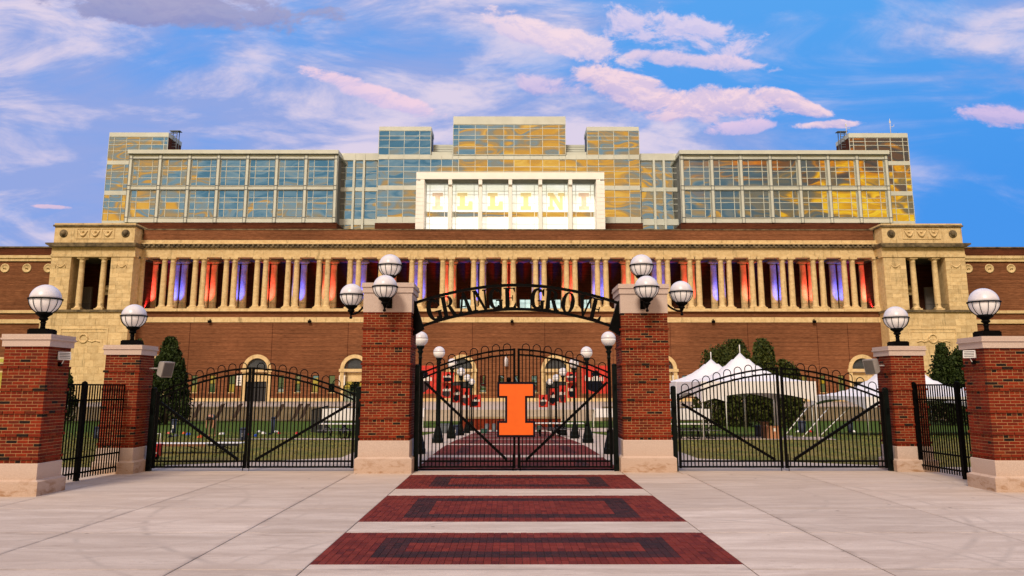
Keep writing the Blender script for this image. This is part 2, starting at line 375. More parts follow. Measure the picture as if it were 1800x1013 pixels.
# evergreen leaves
def leaf_mat(name, lo, hi, tip):
    m, t, b = material(name, 0.7, 0, 0.2)
    g = t.node('ShaderNodeNewGeometry').outputs['Position']
    n = t.noise(g, 1.4, 5, 0.7); n2 = t.noise(g, 7, 3, 0.6)
    c = t.mix(t.mr(n, 0.35, 0.65), lo, hi); c = t.mix(t.mr(n2, 0.58, 0.75), c, tip)
    t.l.new(c, b.inputs['Base Color'])
leaf_mat('cedar_leaf', (0.009, 0.020, 0.004), (0.034, 0.056, 0.010), (0.09, 0.095, 0.016))
leaf_mat('oak_leaf', (0.020, 0.034, 0.006), (0.065, 0.078, 0.012), (0.15, 0.11, 0.02))

# ------------------------------------------------------------------ mesh helpers
class MB:
    def __init__(s): s.v = []; s.f = []; s.mi = []; s.sm = []; s.tone = []; s.cur = 0; s.ct = 0.5; s.mats = []
    def use(s, mat):
        if mat not in s.mats: s.mats.append(mat)
        s.cur = s.mats.index(mat); return s
    def add(s, vs, fs, smooth=False):
        o = len(s.v); s.v.extend([tuple(p) for p in vs]); s.tone.extend([s.ct] * len(vs))
        for f in fs: s.f.append(tuple(i + o for i in f)); s.mi.append(s.cur); s.sm.append(smooth)
        return s
    def box(s, x0, x1, y0, y1, z0, z1):
        return s.add([(x0, y0, z0), (x1, y0, z0), (x1, y1, z0), (x0, y1, z0), (x0, y0, z1), (x1, y0, z1), (x1, y1, z1), (x0, y1, z1)],
                     [(0, 3, 2, 1), (4, 5, 6, 7), (0, 1, 5, 4), (1, 2, 6, 5), (2, 3, 7, 6), (3, 0, 4, 7)])
    def prism(s, poly, y0, y1, close=True):     # polygon in x,z (seen from -Y, counter-clockwise) pushed back from y0 to y1
        n = len(poly)
        vs = [(x, y0, z) for x, z in poly] + [(x, y1, z) for x, z in poly]
        fs = [tuple(range(n)), tuple(range(2 * n - 1, n - 1, -1))] + [(i, i + n, (i + 1) % n + n, (i + 1) % n) for i in range(n)]
        return s.add(vs, fs)
    def slab(s, poly, z0, z1):                  # polygon in x,y, counter-clockwise from above
        n = len(poly)
        vs = [(x, y, z0) for x, y in poly] + [(x, y, z1) for x, y in poly]
        return s.add(vs, [tuple(range(n - 1, -1, -1)), tuple(range(n, 2 * n))] + [(i, (i + 1) % n, (i + 1) % n + n, i + n) for i in range(n)])
    def lathe(s, prof, c=(0, 0, 0), n=16, smooth=True):
        vs = []; fs = []
        for (r_, z_) in prof:
            for k in range(n):
                a_ = 2 * PI * k / n; vs.append((c[0] + r_ * math.cos(a_), c[1] + r_ * math.sin(a_), c[2] + z_))
        for j in range(len(prof) - 1):
            for k in range(n):
                k2 = (k + 1) % n; fs.append((j * n + k, j * n + k2, (j + 1) * n + k2, (j + 1) * n + k))
        if prof[0][0] > 1e-4: fs.append(tuple(range(n - 1, -1, -1)))
        if prof[-1][0] > 1e-4: fs.append(tuple((len(prof) - 1) * n + k for k in range(n)))
        return s.add(vs, fs, smooth)
    def tube(s, pts, r, n=6, smooth=True, sq=False):
        pts = [Vector(p) for p in pts]; vs = []; fs = []
        if sq: n = 4
        for i, p in enumerate(pts):
            d = (pts[min(i + 1, len(pts) - 1)] - pts[max(i - 1, 0)]).normalized()
            up = Vector((0, 1, 0)) if abs(d.y) < 0.95 else Vector((0, 0, 1))
            a_ = d.cross(up).normalized(); b_ = d.cross(a_).normalized()
            rr = r[i] if isinstance(r, (list, tuple)) else r
            for k in range(n):
                th = 2 * PI * k / n + (PI / 4 if sq else 0)
                vs.append(p + (a_ * math.cos(th) + b_ * math.sin(th)) * rr * (1.414 if sq else 1))
        for i in range(len(pts) - 1):
            for k in range(n):
                k2 = (k + 1) % n; fs.append((i * n + k, i * n + k2, (i + 1) * n + k2, (i + 1) * n + k))
        fs.append(tuple(range(n - 1, -1, -1))); fs.append(tuple((len(pts) - 1) * n + k for k in range(n)))
        return s.add(vs, fs, smooth and not sq)
    def mesh(s, name, mat=None):
        me = bpy.data.meshes.new(name); me.from_pydata(s.v, [], s.f)
        if mat is not None and not s.mats: s.mats = [mat]
        for q in s.mats: me.materials.append(MATS[q])
        me.polygons.foreach_set('material_index', s.mi); me.polygons.foreach_set('use_smooth', s.sm)
        at_ = me.attributes.new('tone', 'FLOAT', 'POINT'); at_.data.foreach_set('value', s.tone)
        me.update(); return me
def link(name, data, parent=None, loc=(0, 0, 0), rz=0.0):
    o = bpy.data.objects.new(name, data); COL.objects.link(o); o.location = loc
    if rz: o.rotation_euler.z = rz
    if parent is not None: o.parent = parent
    return o
def part(name, mb, mat, parent, stuff=False, loc=(0, 0, 0), rz=0.0):
    o = link(name, mb.mesh(name, mat), parent, loc, rz)
    if stuff: o['kind'] = 'stuff'
    return o
def tag(o, label=None, cat=None, group=None, kind=None):
    if label: o['label'] = label
    if cat: o['category'] = cat
    if group: o['group'] = group
    if kind: o['kind'] = kind
    return o
def thing(name, label, cat, loc=(0, 0, 0), rz=0.0, group=None):
    o = link(name, None, None, loc, rz); return tag(o, label, cat, group)
def copy_tree(o, parent=None):
    c = o.copy(); COL.objects.link(c); c.parent = parent
    for ch in list(o.children): copy_tree(ch, c)
    return c
def place(o, loc, rz=0.0, label=None):
    o.location = loc; o.rotation_euler.z = rz
    if label: o['label'] = label
    return o

# ------------------------------------------------------------------ ground
PROF = [(24, 0.0), (27.8, -0.004), (31.5, -0.05), (35.3, -0.14), (39, -0.26), (42.6, -0.4), (50, -0.67), (57, -0.93), (64, -1.17), (78, -1.36), (92, -1.5), (400, -1.5)]
def gz(y):
    if y <= PROF[0][0]: return 0.0
    for (a_, b_), (c_, d_) in zip(PROF, PROF[1:]):
        if y <= c_: return b_ + (d_ - b_) * (y - a_) / (c_ - a_)
    return -1.5
def sheet_strip(name, left, right, dz, mat, parent=None, kind='structure'):   # left/right: functions x(y); follows the ground
    ys = sorted(set([q for q, _ in PROF if left[0] < q < left[1]] + [left[0], left[1]] + list(np.arange(left[0], left[1], 2.0))))
    mb = MB(); vs = []
    for q in ys:
        xl, xr = right(q); vs += [(xl, q, gz(q) + dz), (xr, q, gz(q) + dz)]
    mb.add(vs, [(2 * i, 2 * i + 1, 2 * i + 3, 2 * i + 2) for i in range(len(ys) - 1)])
    o = part(name, mb, mat, parent)
    if kind: o['kind'] = kind
    return o
mb = MB(); mb.add([(-3000, -3000, -1.9), (3000, -3000, -1.9), (3000, 3000, -1.9), (-3000, 3000, -1.9)], [(0, 1, 2, 3)])
tag(part('ground', mb, 'lawn', None), kind='structure')

# plaza: joint bed and concrete slabs, each its own piece
plaza = MB(); plaza.box(-30, 30, -12, 24.0, -0.30, -0.020)
plaza = part('plaza', plaza, 'joint_dark', None); plaza['kind'] = 'structure'
PX0, PX1 = -2.54, 2.97
xj_left = [PX0, -4.12, -6.85, -9.6, -12.35, -15.1, -17.9, -20.7, -23.5, -26.3, -29.8]
xj_right = [PX1, 4.60, 7.50, 10.3, 13.1, 15.9, 18.7, 21.5, 24.3, 27.1, 29.8]
yj = [-11.9, -9, -6, -3, 0, 2.7, 5.3, 7.9, 10.45, 13.0, 15.55, 19.6, 21.55]
bands = [(6.6, 9.55), (10.75, 13.0), (14.05, 17.35), (18.48, 21.4)]
SLABS = {}
def slab_piece(x0, x1, y0, y1, tone):
    g_ = 0.009
    key = (round(x1 - x0, 3), round(y1 - y0, 3), round(tone, 1))
    if key not in SLABS:
        mb = MB(); mb.ct = key[2]; a_, b_ = (x1 - x0) / 2 - g_, (y1 - y0) / 2 - g_; e_ = 0.012
        P8 = lambda q, z: [(-a_ + q, -b_ + q, z), (a_ - q, -b_ + q, z), (a_ - q, b_ - q, z), (-a_ + q, b_ - q, z)]
        mb.add(P8(0, -0.15) + P8(0, -0.006) + P8(e_, 0.0), [(0, 1, 5, 4), (1, 2, 6, 5), (2, 3, 7, 6), (3, 0, 4, 7), (4, 5, 9, 8), (5, 6, 10, 9), (6, 7, 11, 10), (7, 4, 8, 11), (8, 9, 10, 11)])
        SLABS[key] = mb.mesh('concrete_slab', 'concrete')
    link('concrete_slab', SLABS[key], plaza, ((x0 + x1) / 2, (y0 + y1) / 2, 0))
for xs in (xj_left, xj_right):
    for a_, b_ in zip(xs, xs[1:]):
        for c_, d_ in zip(yj, yj[1:]):
            slab_piece(min(a_, b_), max(a_, b_), c_, d_, random.choice((0.2, 0.4, 0.6, 0.8)))
# concrete cross strips between the paver bands
prev = -11.9
for (a_, b_) in bands:
    slab_piece(PX0, PX1, prev, a_, 0.6); prev = b_
slab_piece(PX0, PX1, prev, 21.55, 0.6)
# threshold strip under the gates
thx = [-30, -24, -18, -13.5, -9.6, -4.0, PX0, PX1, 4.5, 10.3, 14, 19, 24, 30]
for a_, b_ in zip(thx, thx[1:]): slab_piece(a_, b_, 21.55, 22.55, 0.7)
for a_, b_ in zip(thx, thx[1:]):
    if abs(a_ - PX0) > .01: slab_piece(a_, b_, 22.55, 23.4, 0.4)

# brick paver bands with a dark inlaid frame
PAVERS = {}
def paver_mesh(tone):
    if tone not in PAVERS:
        mb = MB(); mb.ct = tone; a_, b_ = 0.0478, 0.0985; e_ = 0.004
        P8 = lambda q, z: [(-a_ + q, -b_ + q, z), (a_ - q, -b_ + q, z), (a_ - q, b_ - q, z), (-a_ + q, b_ - q, z)]
        mb.add(P8(0, -0.02) + P8(0, -0.003) + P8(e_, 0.0), [(0, 1, 5, 4), (1, 2, 6, 5), (2, 3, 7, 6), (3, 0, 4, 7), (4, 5, 9, 8), (5, 6, 10, 9), (6, 7, 11, 10), (7, 4, 8, 11), (8, 9, 10, 11)])
        PAVERS[tone] = mb.mesh('paver', 'paver_red')
    return PAVERS[tone]
def paver_band(y0, y1, singles, zf=lambda y: 0.0):
    base = MB(); base.add([(PX0 + .01, y0 + .01, zf(y0) - .012), (PX1 - .01, y0 + .01, zf(y0) - .012), (PX1 - .01, y1 - .01, zf(y1) - .012), (PX0 + .01, y1 - .01, zf(y1) - .012)], [(0, 1, 2, 3)])
    base = part('brick_paving', base, 'joint_dark', None); base['kind'] = 'structure'
    ny = round((y1 - y0) / 0.205); py = (y1 - y0) / ny; nx = round((PX1 - PX0) / 0.1); px = (PX1 - PX0) / nx
    rest = MB(); k = 0
    mx_, my_ = 0.72, 2 * py - .01; rw, rh = 0.36, 2 * py + .005
    for j in range(ny):
        for i in range(nx):
            cx = PX0 + (i + .5) * px; cy = y0 + (j + .5) * py + (py * 0.5 if i % 2 and 0 < j < ny - 1 else 0) * 0.0
            ex = min(cx - PX0, PX1 - cx); ey = min(cy - y0, y1 - cy)
            inner = ex > mx_ and ey > my_; ring = inner and (ex < mx_ + rw or ey < my_ + rh)
            tone = random.choice((0.06, 0.14, 0.20, 0.23)) if ring else random.choice((0.42, 0.48, 0.54, 0.60, 0.66, 0.74) if random.random() < .93 else (0.30, 0.9))
            z = zf(cy) + random.uniform(-0.0015, 0.0025)
            if k < singles:
                o = link('paver', paver_mesh(tone), base, (cx, cy, z), random.uniform(-.008, .008)); k += 1
            else:
                rest.ct = tone; a_, b_ = 0.0478, 0.0985
                rest.add([(cx - a_, cy - b_, z - .02), (cx + a_, cy - b_, z - .02), (cx + a_, cy + b_, z - .02), (cx - a_, cy + b_, z - .02),
                          (cx - a_, cy - b_, z), (cx + a_, cy - b_, z), (cx + a_, cy + b_, z), (cx - a_, cy + b_, z)], [(4, 5, 6, 7), (0, 1, 5, 4), (1, 2, 6, 5), (2, 3, 7, 6), (3, 0, 4, 7)])
    if rest.v: part('paver_field', rest, 'paver_red', base, stuff=True)
paver_band(*bands[0], 0)
paver_band(*bands[1], 300); paver_band(*bands[2], 300); paver_band(*bands[3], 300)

# ground beyond the gates
sheet_strip('lawn', (23.4, 93.2), lambda y: (-62, 62), 0.0, 'lawn')
sheet_strip('walkway', (23.4, 64.0), lambda y: (-5.35, 5.9), 0.025, 'concrete')
sheet_strip('walkway', (64.0, 72.0), lambda y: (-12, 12), 0.027, 'concrete')
def flat_patch(name, poly, dz, mat):       # convex outline on the sloping ground, diced in y
    ys = sorted(set([p_[1] for p_ in poly] + [q for q, _ in PROF] + list(np.arange(23.5, 80, 1.5))))
    ylo, yhi = min(p_[1] for p_ in poly), max(p_[1] for p_ in poly); ys = [q for q in ys if ylo <= q <= yhi]
    rows = []
    for q in ys:
        xs = []
        for i in range(len(poly)):
            (x0, y0), (x1, y1) = poly[i], poly[(i + 1) % len(poly)]
            if (y0 - q) * (y1 - q) <= 0 and abs(y1 - y0) > 1e-6: xs.append(x0 + (x1 - x0) * (q - y0) / (y1 - y0))
            elif abs(y0 - q) < 1e-6: xs.append(x0)
        rows.append((min(xs), max(xs), q))
    mb = MB(); vs = []
    for a_, b_, q in rows: vs += [(a_, q, gz(q) + dz), (b_, q, gz(q) + dz)]
    mb.add(vs, [(2 * i, 2 * i + 1, 2 * i + 3, 2 * i + 2) for i in range(len(rows) - 1)])
    o = part(name, mb, mat, None); o['kind'] = 'structure'
flat_patch('walkway', [(-9.8, 23.4), (-5.3, 23.4), (-5.3, 26.4), (-9.8, 23.75)], 0.022, 'concrete')
flat_patch('walkway', [(5.85, 23.4), (10.6, 23.4), (10.6, 23.7), (5.85, 26.0)], 0.022, 'concrete')
flat_patch('walkway', [(-5.3, 40.0), (-5.3, 44.5), (-14.5, 42.2), (-14.5, 41.6)], 0.022, 'concrete')
flat_patch('walkway', [(5.85, 40.2), (16.0, 40.2), (17.5, 46.5), (5.85, 46.5)], 0.022, 'concrete')
for y0, y1 in [(22.56, 26.3), (27.3, 33.3), (34.3, 40.5), (41.5, 48), (49, 55.5), (56.5, 63)]:
    ys = [y0] + [q for q in np.arange(math.ceil(y0), y1, 1.0) if q > y0 + .05] + [y1]; mb = MB(); vs = []
    nx = 55; px = (PX1 - PX0) / nx; ny = round((y1 - y0) / 0.205) if y1 < 36 else round((y1 - y0) / 0.41); py = (y1 - y0) / ny
    for j in range(ny):
        for i in range(nx if y1 < 36 else nx // 2):
            q = px if y1 < 36 else px * nx / (nx // 2)
            cx = PX0 + (i + .5) * q; cy = y0 + (j + .5) * py; ex = min(cx - PX0, PX1 - cx); ey = min(cy - y0, y1 - cy)
            inn = ex > .72 and ey > .6; ring = inn and (ex < 1.08 or ey < .92)
            mb.ct = random.choice((0.2, 0.32)) if ring else random.uniform(0.35, 0.98)
            a_, b_ = q * .478, py * .48; z0_, z1_ = gz(cy - b_) + .034, gz(cy + b_) + .034
            mb.add([(cx - a_, cy - b_, z0_), (cx + a_, cy - b_, z0_), (cx + a_, cy + b_, z1_), (cx - a_, cy + b_, z1_)], [(0, 1, 2, 3)])
    bed = MB(); vs = []
    for q in ys: vs += [(PX0, q, gz(q) + .029), (PX1, q, gz(q) + .029)]
    bed.add(vs, [(2 * i, 2 * i + 1, 2 * i + 3, 2 * i + 2) for i in range(len(ys) - 1)])
    o = part('brick_paving', bed, 'joint_dark', None); o['kind'] = 'structure'
    part('paver_field', mb, 'paver_red', o, stuff=True)
# grass tufts
gm = MB(); rng = np.random.RandomState(3)
N = 42000; gx = rng.uniform(-46, 46, N); gy = 24 + 55 * rng.rand(N) ** 1.6
vs = []; fs = []
for X_, Y_ in zip(gx, gy):
    if -5.6 < X_ < 6.1 or abs(X_) > Y_ * .72 or Y_ > 63.5: continue
    if (-9.9 < X_ < -5.3 and Y_ < 26.6) or (5.8 < X_ < 10.7 and Y_ < 26.2) or (-14.6 < X_ < -5 and 39.8 < Y_ < 44.7) or (5.8 < X_ < 17.6 and 40 < Y_ < 46.7): continue
    h_ = rng.uniform(.03, .085); a_ = rng.uniform(0, PI); c_, s_ = math.cos(a_) * .035, math.sin(a_) * .035; z_ = gz(Y_) - .005
    o_ = len(vs); lx, ly = rng.uniform(-.03, .03, 2)
    vs += [(X_ - c_, Y_ - s_, z_), (X_ + c_, Y_ + s_, z_), (X_ + lx, Y_ + ly, z_ + h_)]; fs.append((o_, o_ + 1, o_ + 2))
gm.add(vs, fs); tag(part('grass', gm, 'grass_blade', None), 'short worn grass of the lawn behind the gates', 'grass', kind='stuff')

# ------------------------------------------------------------------ stadium
YF, YT, YW, YB = 150.0, 147.0, 152.5, 159.0     # colonnade front, end pavilions, flank wings, loggia back wall
XC = fx(894.5, 500, YF)
stadium = thing('stadium', 'long brick and limestone stadium front with a lit colonnade and two end pavilions', 'stadium', (XC, YF, -1.5))
def sp(name, mb, mat, parent=None, stuff=False):     # part of the stadium, given in world coordinates
    o = part(name, mb, mat, parent or stadium, stuff)
    if parent is None: o.matrix_parent_inverse = Matrix.Translation((-XC, -YF, 1.5))
    return o
def sx(px, py, Y): return fx(px, py, Y)
zl = {k: fz(k, YF) for k in (405, 423, 430, 434, 450, 453, 543, 548, 558, 567, 700, 716)}
# main wall with window and door openings is built from brick bays between the openings
ZB = -1.5
wz0, wz1 = fz(690, YF), fz(660, YF)            # small windows
wx = {k: sx(k, 675, YF) for k in (308, 341, 373, 407, 493.5, 523.5, 554, 583, 664, 695, 726, 757, 849, 881)}
ax_ = {k: sx(k, 660, YF) for k in (270, 451, 623, 812)}
arch_r = 2.25; arch_top = fz(627, YF); arch_sp = arch_top - arch_r - .25
XE = sx(228, 600, YF)                           # inner edge of the pavilions
opens = []
for k, X_ in wx.items():
    for s_ in (-1, 1): opens.append((s_ * (X_ - XC) + XC, 0.56, wz0, wz1, 'win'))
for k, X_ in ax_.items():
    for s_ in (-1, 1): opens.append((s_ * (X_ - XC) + XC, arch_r, ZB, arch_top, 'arch'))
opens.sort()
wall = MB(); xprev = XE
def wall_box(mb, x0, x1, z0, z1, y0=YF, y1=YF + 1.0):
    if x1 - x0 > 1e-3 and z1 - z0 > 1e-3: mb.box(x0, x1, y0, y1, z0, z1)
for (X_, hw, z0, z1, kd) in opens:
    wall_box(wall, xprev, X_ - hw, ZB, zl[548]); wall_box(wall, X_ - hw, X_ + hw, z1, zl[548])
    if kd == 'win': wall_box(wall, X_ - hw, X_ + hw, ZB, z0)
    xprev = X_ + hw
wall_box(wall, xprev, 2 * XC - XE, ZB, zl[548])
sp('brick_wall', wall, 'stadium_brick')
pl_ = MB(); xprev = XE
for (X_, hw, z0, z1, kd) in opens:
    if kd == 'arch': pl_.box(xprev, X_ - hw - .5, YF - .25, YF - .002, ZB, zl[700]); xprev = X_ + hw + .5
pl_.box(xprev, 2 * XC - XE, YF - .25, YF - .002, ZB, zl[700]); sp('plinth', pl_, 'limestone')
mb = MB(); mb.box(XE, 2 * XC - XE, YF - .15, YF - .003, zl[567], zl[558]); sp('stone_band', mb, 'limestone')
# windows and doors
def window(X_, zlo, zhi, hw, Y=YF):
    f = MB(); f.box(X_ - hw, X_ - hw + .07, Y + .25, Y + .4, zlo, zhi); f.box(X_ + hw - .07, X_ + hw, Y + .25, Y + .4, zlo, zhi)
    f.box(X_ - hw + .07, X_ + hw - .07, Y + .25, Y + .4, zhi - .1, zhi); f.box(X_ - hw + .07, X_ + hw - .07, Y + .25, Y + .4, zlo, zlo + .1)
    zm = (zlo + zhi) / 2; f.box(X_ - hw + .07, X_ + hw - .07, Y + .25, Y + .38, zm - .05, zm + .05)
    wd = sp('window', f, 'black_iron')
    for a_, b_ in ((zlo + .1, zm - .05), (zm + .05, zhi - .1)):
        g_ = MB(); g_.box(-hw + .07, hw - .07, 0, .03, -(b_ - a_) / 2, (b_ - a_) / 2)
        o = part('pane', g_, 'window_glass', wd, loc=(X_, Y + .32, (a_ + b_) / 2)); o.rotation_euler = (random.uniform(-.01, .02), 0, random.uniform(-.03, .03))
for (X_, hw, z0, z1, kd) in opens:
    if kd == 'win':
        window(X_, z0, z1, hw)
        mb = MB(); mb.box(X_ - hw - .08, X_ + hw + .08, YF - .06, YF + .2, z0 - .14, z0); sp('window_sill', mb, 'limestone')
    else:
        s_ = MB(); n_ = 14; cz = z1 - hw; ro, ri = hw + .38, hw - .30
        out_ = [(X_ + ro * math.cos(PI * i / n_), cz + ro * math.sin(PI * i / n_)) for i in range(n_ + 1)]
        in_ = [(X_ + ri * math.cos(PI * i / n_), cz + ri * math.sin(PI * i / n_)) for i in range(n_ + 1)]
        for i in range(n_): s_.prism([in_[i], out_[i], out_[i + 1], in_[i + 1]], YF - .18, YF + .3)
        s_.box(X_ - ro, X_ - ri, YF - .2, YF + .3, ZB, cz - .55); s_.box(X_ + ri, X_ + ro, YF - .2, YF + .3, ZB, cz - .55)
        s_.box(X_ - ro - .2, X_ + ro + .2, YF - .35, YF + .3, cz - .55, cz - .002)
        sur = sp('arched_surround', s_, 'limestone')
        # corner fill beside the arch
        c_ = MB(); segs = [(X_ + hw * math.cos(PI * i / n_), cz + hw * math.sin(PI * i / n_)) for i in range(n_ + 1)]
        for i in range(n_): c_.prism([segs[i], (segs[i][0], z1 + .01), (segs[i + 1][0], z1 + .01), segs[i + 1]], YF + .02, YF + .9)
        sp('brick_spandrel', c_, 'stadium_brick')
        l_ = MB(); l_.box(X_ - ri, X_ + ri, YF + .42, YF + .5, cz, z1)
        lv = sp('louvre', l_, 'door_dark')
        sl = MB()
        for q in range(9):
            zz_ = cz + .12 + q * .22; hw_ = math.sqrt(max(ri * ri - (zz_ - cz) ** 2, 0.01)) - .02
            sl.box(X_ - hw_, X_ + hw_, YF + .30, YF + .42, zz_, zz_ + .09)
        part('louvre_blades', sl, 'bin_grey', lv)
        f_ = MB(); f_.box(X_ - ri, X_ + ri, YF + .35, YF + .6, cz - 2.3, cz - .56); sp('stone_panel', f_, 'limestone')
        d_ = MB(); dz_ = cz - 2.3
        d_.box(X_ - ri, X_ + ri, YF + .55, YF + .62, ZB, dz_); dr = sp('door', d_, 'window_glass' if abs(X_ - XC) > 20 and abs(X_ - XC) < 35 else 'door_dark')
        g_ = MB()
        for q in (-ri + .05, -.06, .06, ri - .05): g_.box(X_ + q - .05, X_ + q + .05, YF + .47, YF + .545, ZB, dz_)
        g_.box(X_ - ri, X_ + ri, YF + .46, YF + .545, dz_ - 1.1, dz_ - 1.0); part('door_frame', g_, 'black_iron', dr)
for px in (330, 476, 610, 712, 830, 958, 1078, 1180, 1317, 1440, 1494):
    X_ = sx(px, 640, YF); b_ = MB(); b_.box(X_ - .05, X_ + .05, YF - .03, YF - .002, zl[700] + .01, zl[567] - .01); sp('control_joint', b_, 'stadium_brick_dark')
# white notice boards beside the doors
for px in (421, 601):
    for s_ in (-1, 1):
        X_ = s_ * (sx(px, 675, YF) - XC) + XC
        b_ = MB(); b_.box(X_ - .55, X_ + .55, YF - .12, YF - .004, fz(678, YF), fz(660, YF)); bo = sp('notice_board', b_, 'paper_white')
        g_ = MB()
        for q in range(3): g_.box(X_ - .35, X_ + .1 + .1 * q, YF - .13, YF - .122, fz(664 + q * 4.4, YF) - .14, fz(664 + q * 4.4, YF))
        part('lettering', g_, 'print_dark', bo)
# wall flood boxes on the stone band
for px in (370, 545, 900, 1253, 1430):
    X_ = sx(px, 563, YF); b_ = MB(); b_.box(X_ - .28, X_ + .28, YF - .6, YF - .16, zl[567] - .12, zl[567] + .35); b_.box(X_ - .08, X_ + .08, YF - .3, YF - .155, zl[567] + .36, zl[567] + .6)
    sp('wall_light', b_, 'black_iron')

# ledge carrying the colonnade, loggia floor, back wall and soffit
Z0, Z1 = zl[543], zl[453]
mb = MB(); mb.box(XE, 2 * XC - XE, YF - .55, YF + 1.2, zl[548] + .002, Z0); mb.box(XE, 2 * XC - XE, YF + 1.2, YB, zl[548] + .3, Z0 - .02); sp('ledge', mb, 'limestone')
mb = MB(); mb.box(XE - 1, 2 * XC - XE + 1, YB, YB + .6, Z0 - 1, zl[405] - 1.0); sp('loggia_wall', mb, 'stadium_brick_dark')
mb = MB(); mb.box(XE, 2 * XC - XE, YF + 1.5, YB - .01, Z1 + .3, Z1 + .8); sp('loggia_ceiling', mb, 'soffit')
# entablature, cornice, parapets
mb = MB(); mb.box(XE, 2 * XC - XE, YF - .25, YF + 1.5, Z1, zl[450]); mb.box(XE, 2 * XC - XE, YF - .1, YF + 1.4, zl[450] + .002, zl[434] - .25); sp('entablature', mb, 'limestone')
mb = MB(); mb.box(XE, 2 * XC - XE, YF - .55, YF + 1.5, zl[434] - .25, zl[434] + .10); sp('cornice', mb, 'limestone_stain_shade')  # dark shadow line of the cornice painted into the stone colour
mb = MB(); n_ = 150
for i in range(n_):
    X_ = XE + .6 + (2 * (XC - XE) - 1.2) * i / (n_ - 1); mb.box(X_ - .2, X_ + .2, YF - .8, YF - .56, zl[434] - .1, zl[434] + .35)
sp('cornice_blocks', mb, 'limestone_stain_shade', stuff=True)
mb = MB(); mb.box(XE, 2 * XC - XE, YF - .75, YF + 1.5, zl[434] + .37, zl[430] + .15); mb.box(XE, 2 * XC - XE, YF - .3, YF + 1.5, zl[430] + .15, zl[423]); sp('parapet_band', mb, 'limestone')
mb = MB(); mb.box(XE + 1, 2 * XC - XE - 1, YF - .05, YF + 1.2, zl[423], zl[405]); sp('brick_parapet', mb, 'stadium_brick')
mb = MB(); mb.box(XE + 1, 2 * XC - XE - 1, YF - .12, YF + 1.3, zl[405], zl[405] + .22); sp('parapet_coping', mb, 'limestone_stain_shade')
mb = MB(); mb.box(XE, 2 * XC - XE, YF + 1.0, YF + 16, zl[405] - 1.2, zl[405] - .9); sp('roof_deck', mb, 'roof_metal')

# columns: paired shafts in front, paired shafts again behind
def column_mesh(r_, h):
    mb = MB(); mb.box(-r_ * 1.45, r_ * 1.45, -r_ * 1.45, r_ * 1.45, 0, .28)
    pr_ = [(r_ * 1.38, .28), (r_ * 1.42, .38), (r_ * 1.3, .5), (r_ * 1.12, .56), (r_ * 1.05, .65), (r_, .8)]
    for q in range(1, 7): pr_.append((r_ * (1 - .14 * (q / 6) ** 1.5), .8 + (h - 1.7) * q / 6))
    pr_ += [(r_ * .95, h - .85), (r_ * .87, h - .78), (r_ * .87, h - .6), (r_ * 1.15, h - .38), (r_ * 1.2, h - .3)]
    mb.lathe(pr_, n=16); mb.box(-r_ * 1.3, r_ * 1.3, -r_ * 1.3, r_ * 1.3, h - .3, h); return mb
HC = Z1 - Z0
cme = column_mesh(.55, HC - .004).mesh('column', 'limestone'); cme2 = column_mesh(.68, HC + .25).mesh('column', 'limestone')
step = (fx(1495.5, 500, YF) - fx(293.3, 500, YF)) / 22
gap = (fx(301, 500, YF) - fx(286, 500, YF)) / 2
pair_x = [XC + (k - 11) * step for k in range(23)]
inv = Matrix.Translation((-XC, -YF, 1.5))
def column_at(X_, Y_, me):
    o = link('column', me, stadium, (X_, Y_, Z0 + .002)); o.matrix_parent_inverse = inv
for X_ in pair_x:
    for s_ in (-1, 1): column_at(X_ + s_ * gap, YF + .45, cme); column_at(X_ + s_ * gap, YF + 6.0, cme2)
for s_ in (-1, 1):
    column_at(XC + s_ * (12 * step - gap), YF + .45, cme); column_at(XC + s_ * (12 * step - gap), YF + 6.0, cme2)
# thin iron railing between the columns
rl = MB()
allx = sorted([X_ + s_ * gap for X_ in pair_x for s_ in (-1, 1)] + [XC + s_ * (12 * step - gap) for s_ in (-1, 1)])
for a_, b_ in zip(allx, allx[1:]):
    rl.box(a_ + .6, b_ - .6, YF + .4, YF + .44, Z0 + 1.1, Z0 + 1.15); rl.box(a_ + .6, b_ - .6, YF + .4, YF + .44, Z0 + .12, Z0 + .16)
    n_ = max(1, int((b_ - a_ - 1.2) / .22))
    for i in range(n_ + 1):
        q = a_ + .6 + (b_ - a_ - 1.2) * i / n_; rl.box(q - .012, q + .012, YF + .405, YF + .43, Z0 + .16, Z0 + 1.1)
sp('railing', rl, 'black_iron', stuff=True)
# doors glowing at the back of the middle bays
for i, (a_, b_) in enumerate([(808, 828), (860, 884), (913, 933), (966, 986), (1025, 1038)]):
    xa, xb = fx(a_, 535, YB - .1), fx(b_, 535, YB - .1); zt = fz(526, YB)
    f = MB(); f.box(xa, xb, YB - .16, YB - .012, Z0, Z0 + .15); f.box(xa, xb, YB - .16, YB - .012, zt - .15, zt)
    for q in (xa, (xa + xb) / 2 - .06, xb - .12): f.box(q, q + .12, YB - .16, YB - .012, Z0 + .15, zt - .15)
    fr_ = sp('loggia_window', f, 'bin_grey'); g_ = MB(); g_.box(xa + .12, xb - .12, YB - .1, YB - .03, Z0 + .152, zt - .152); part('pane', g_, 'lit_window', fr_)
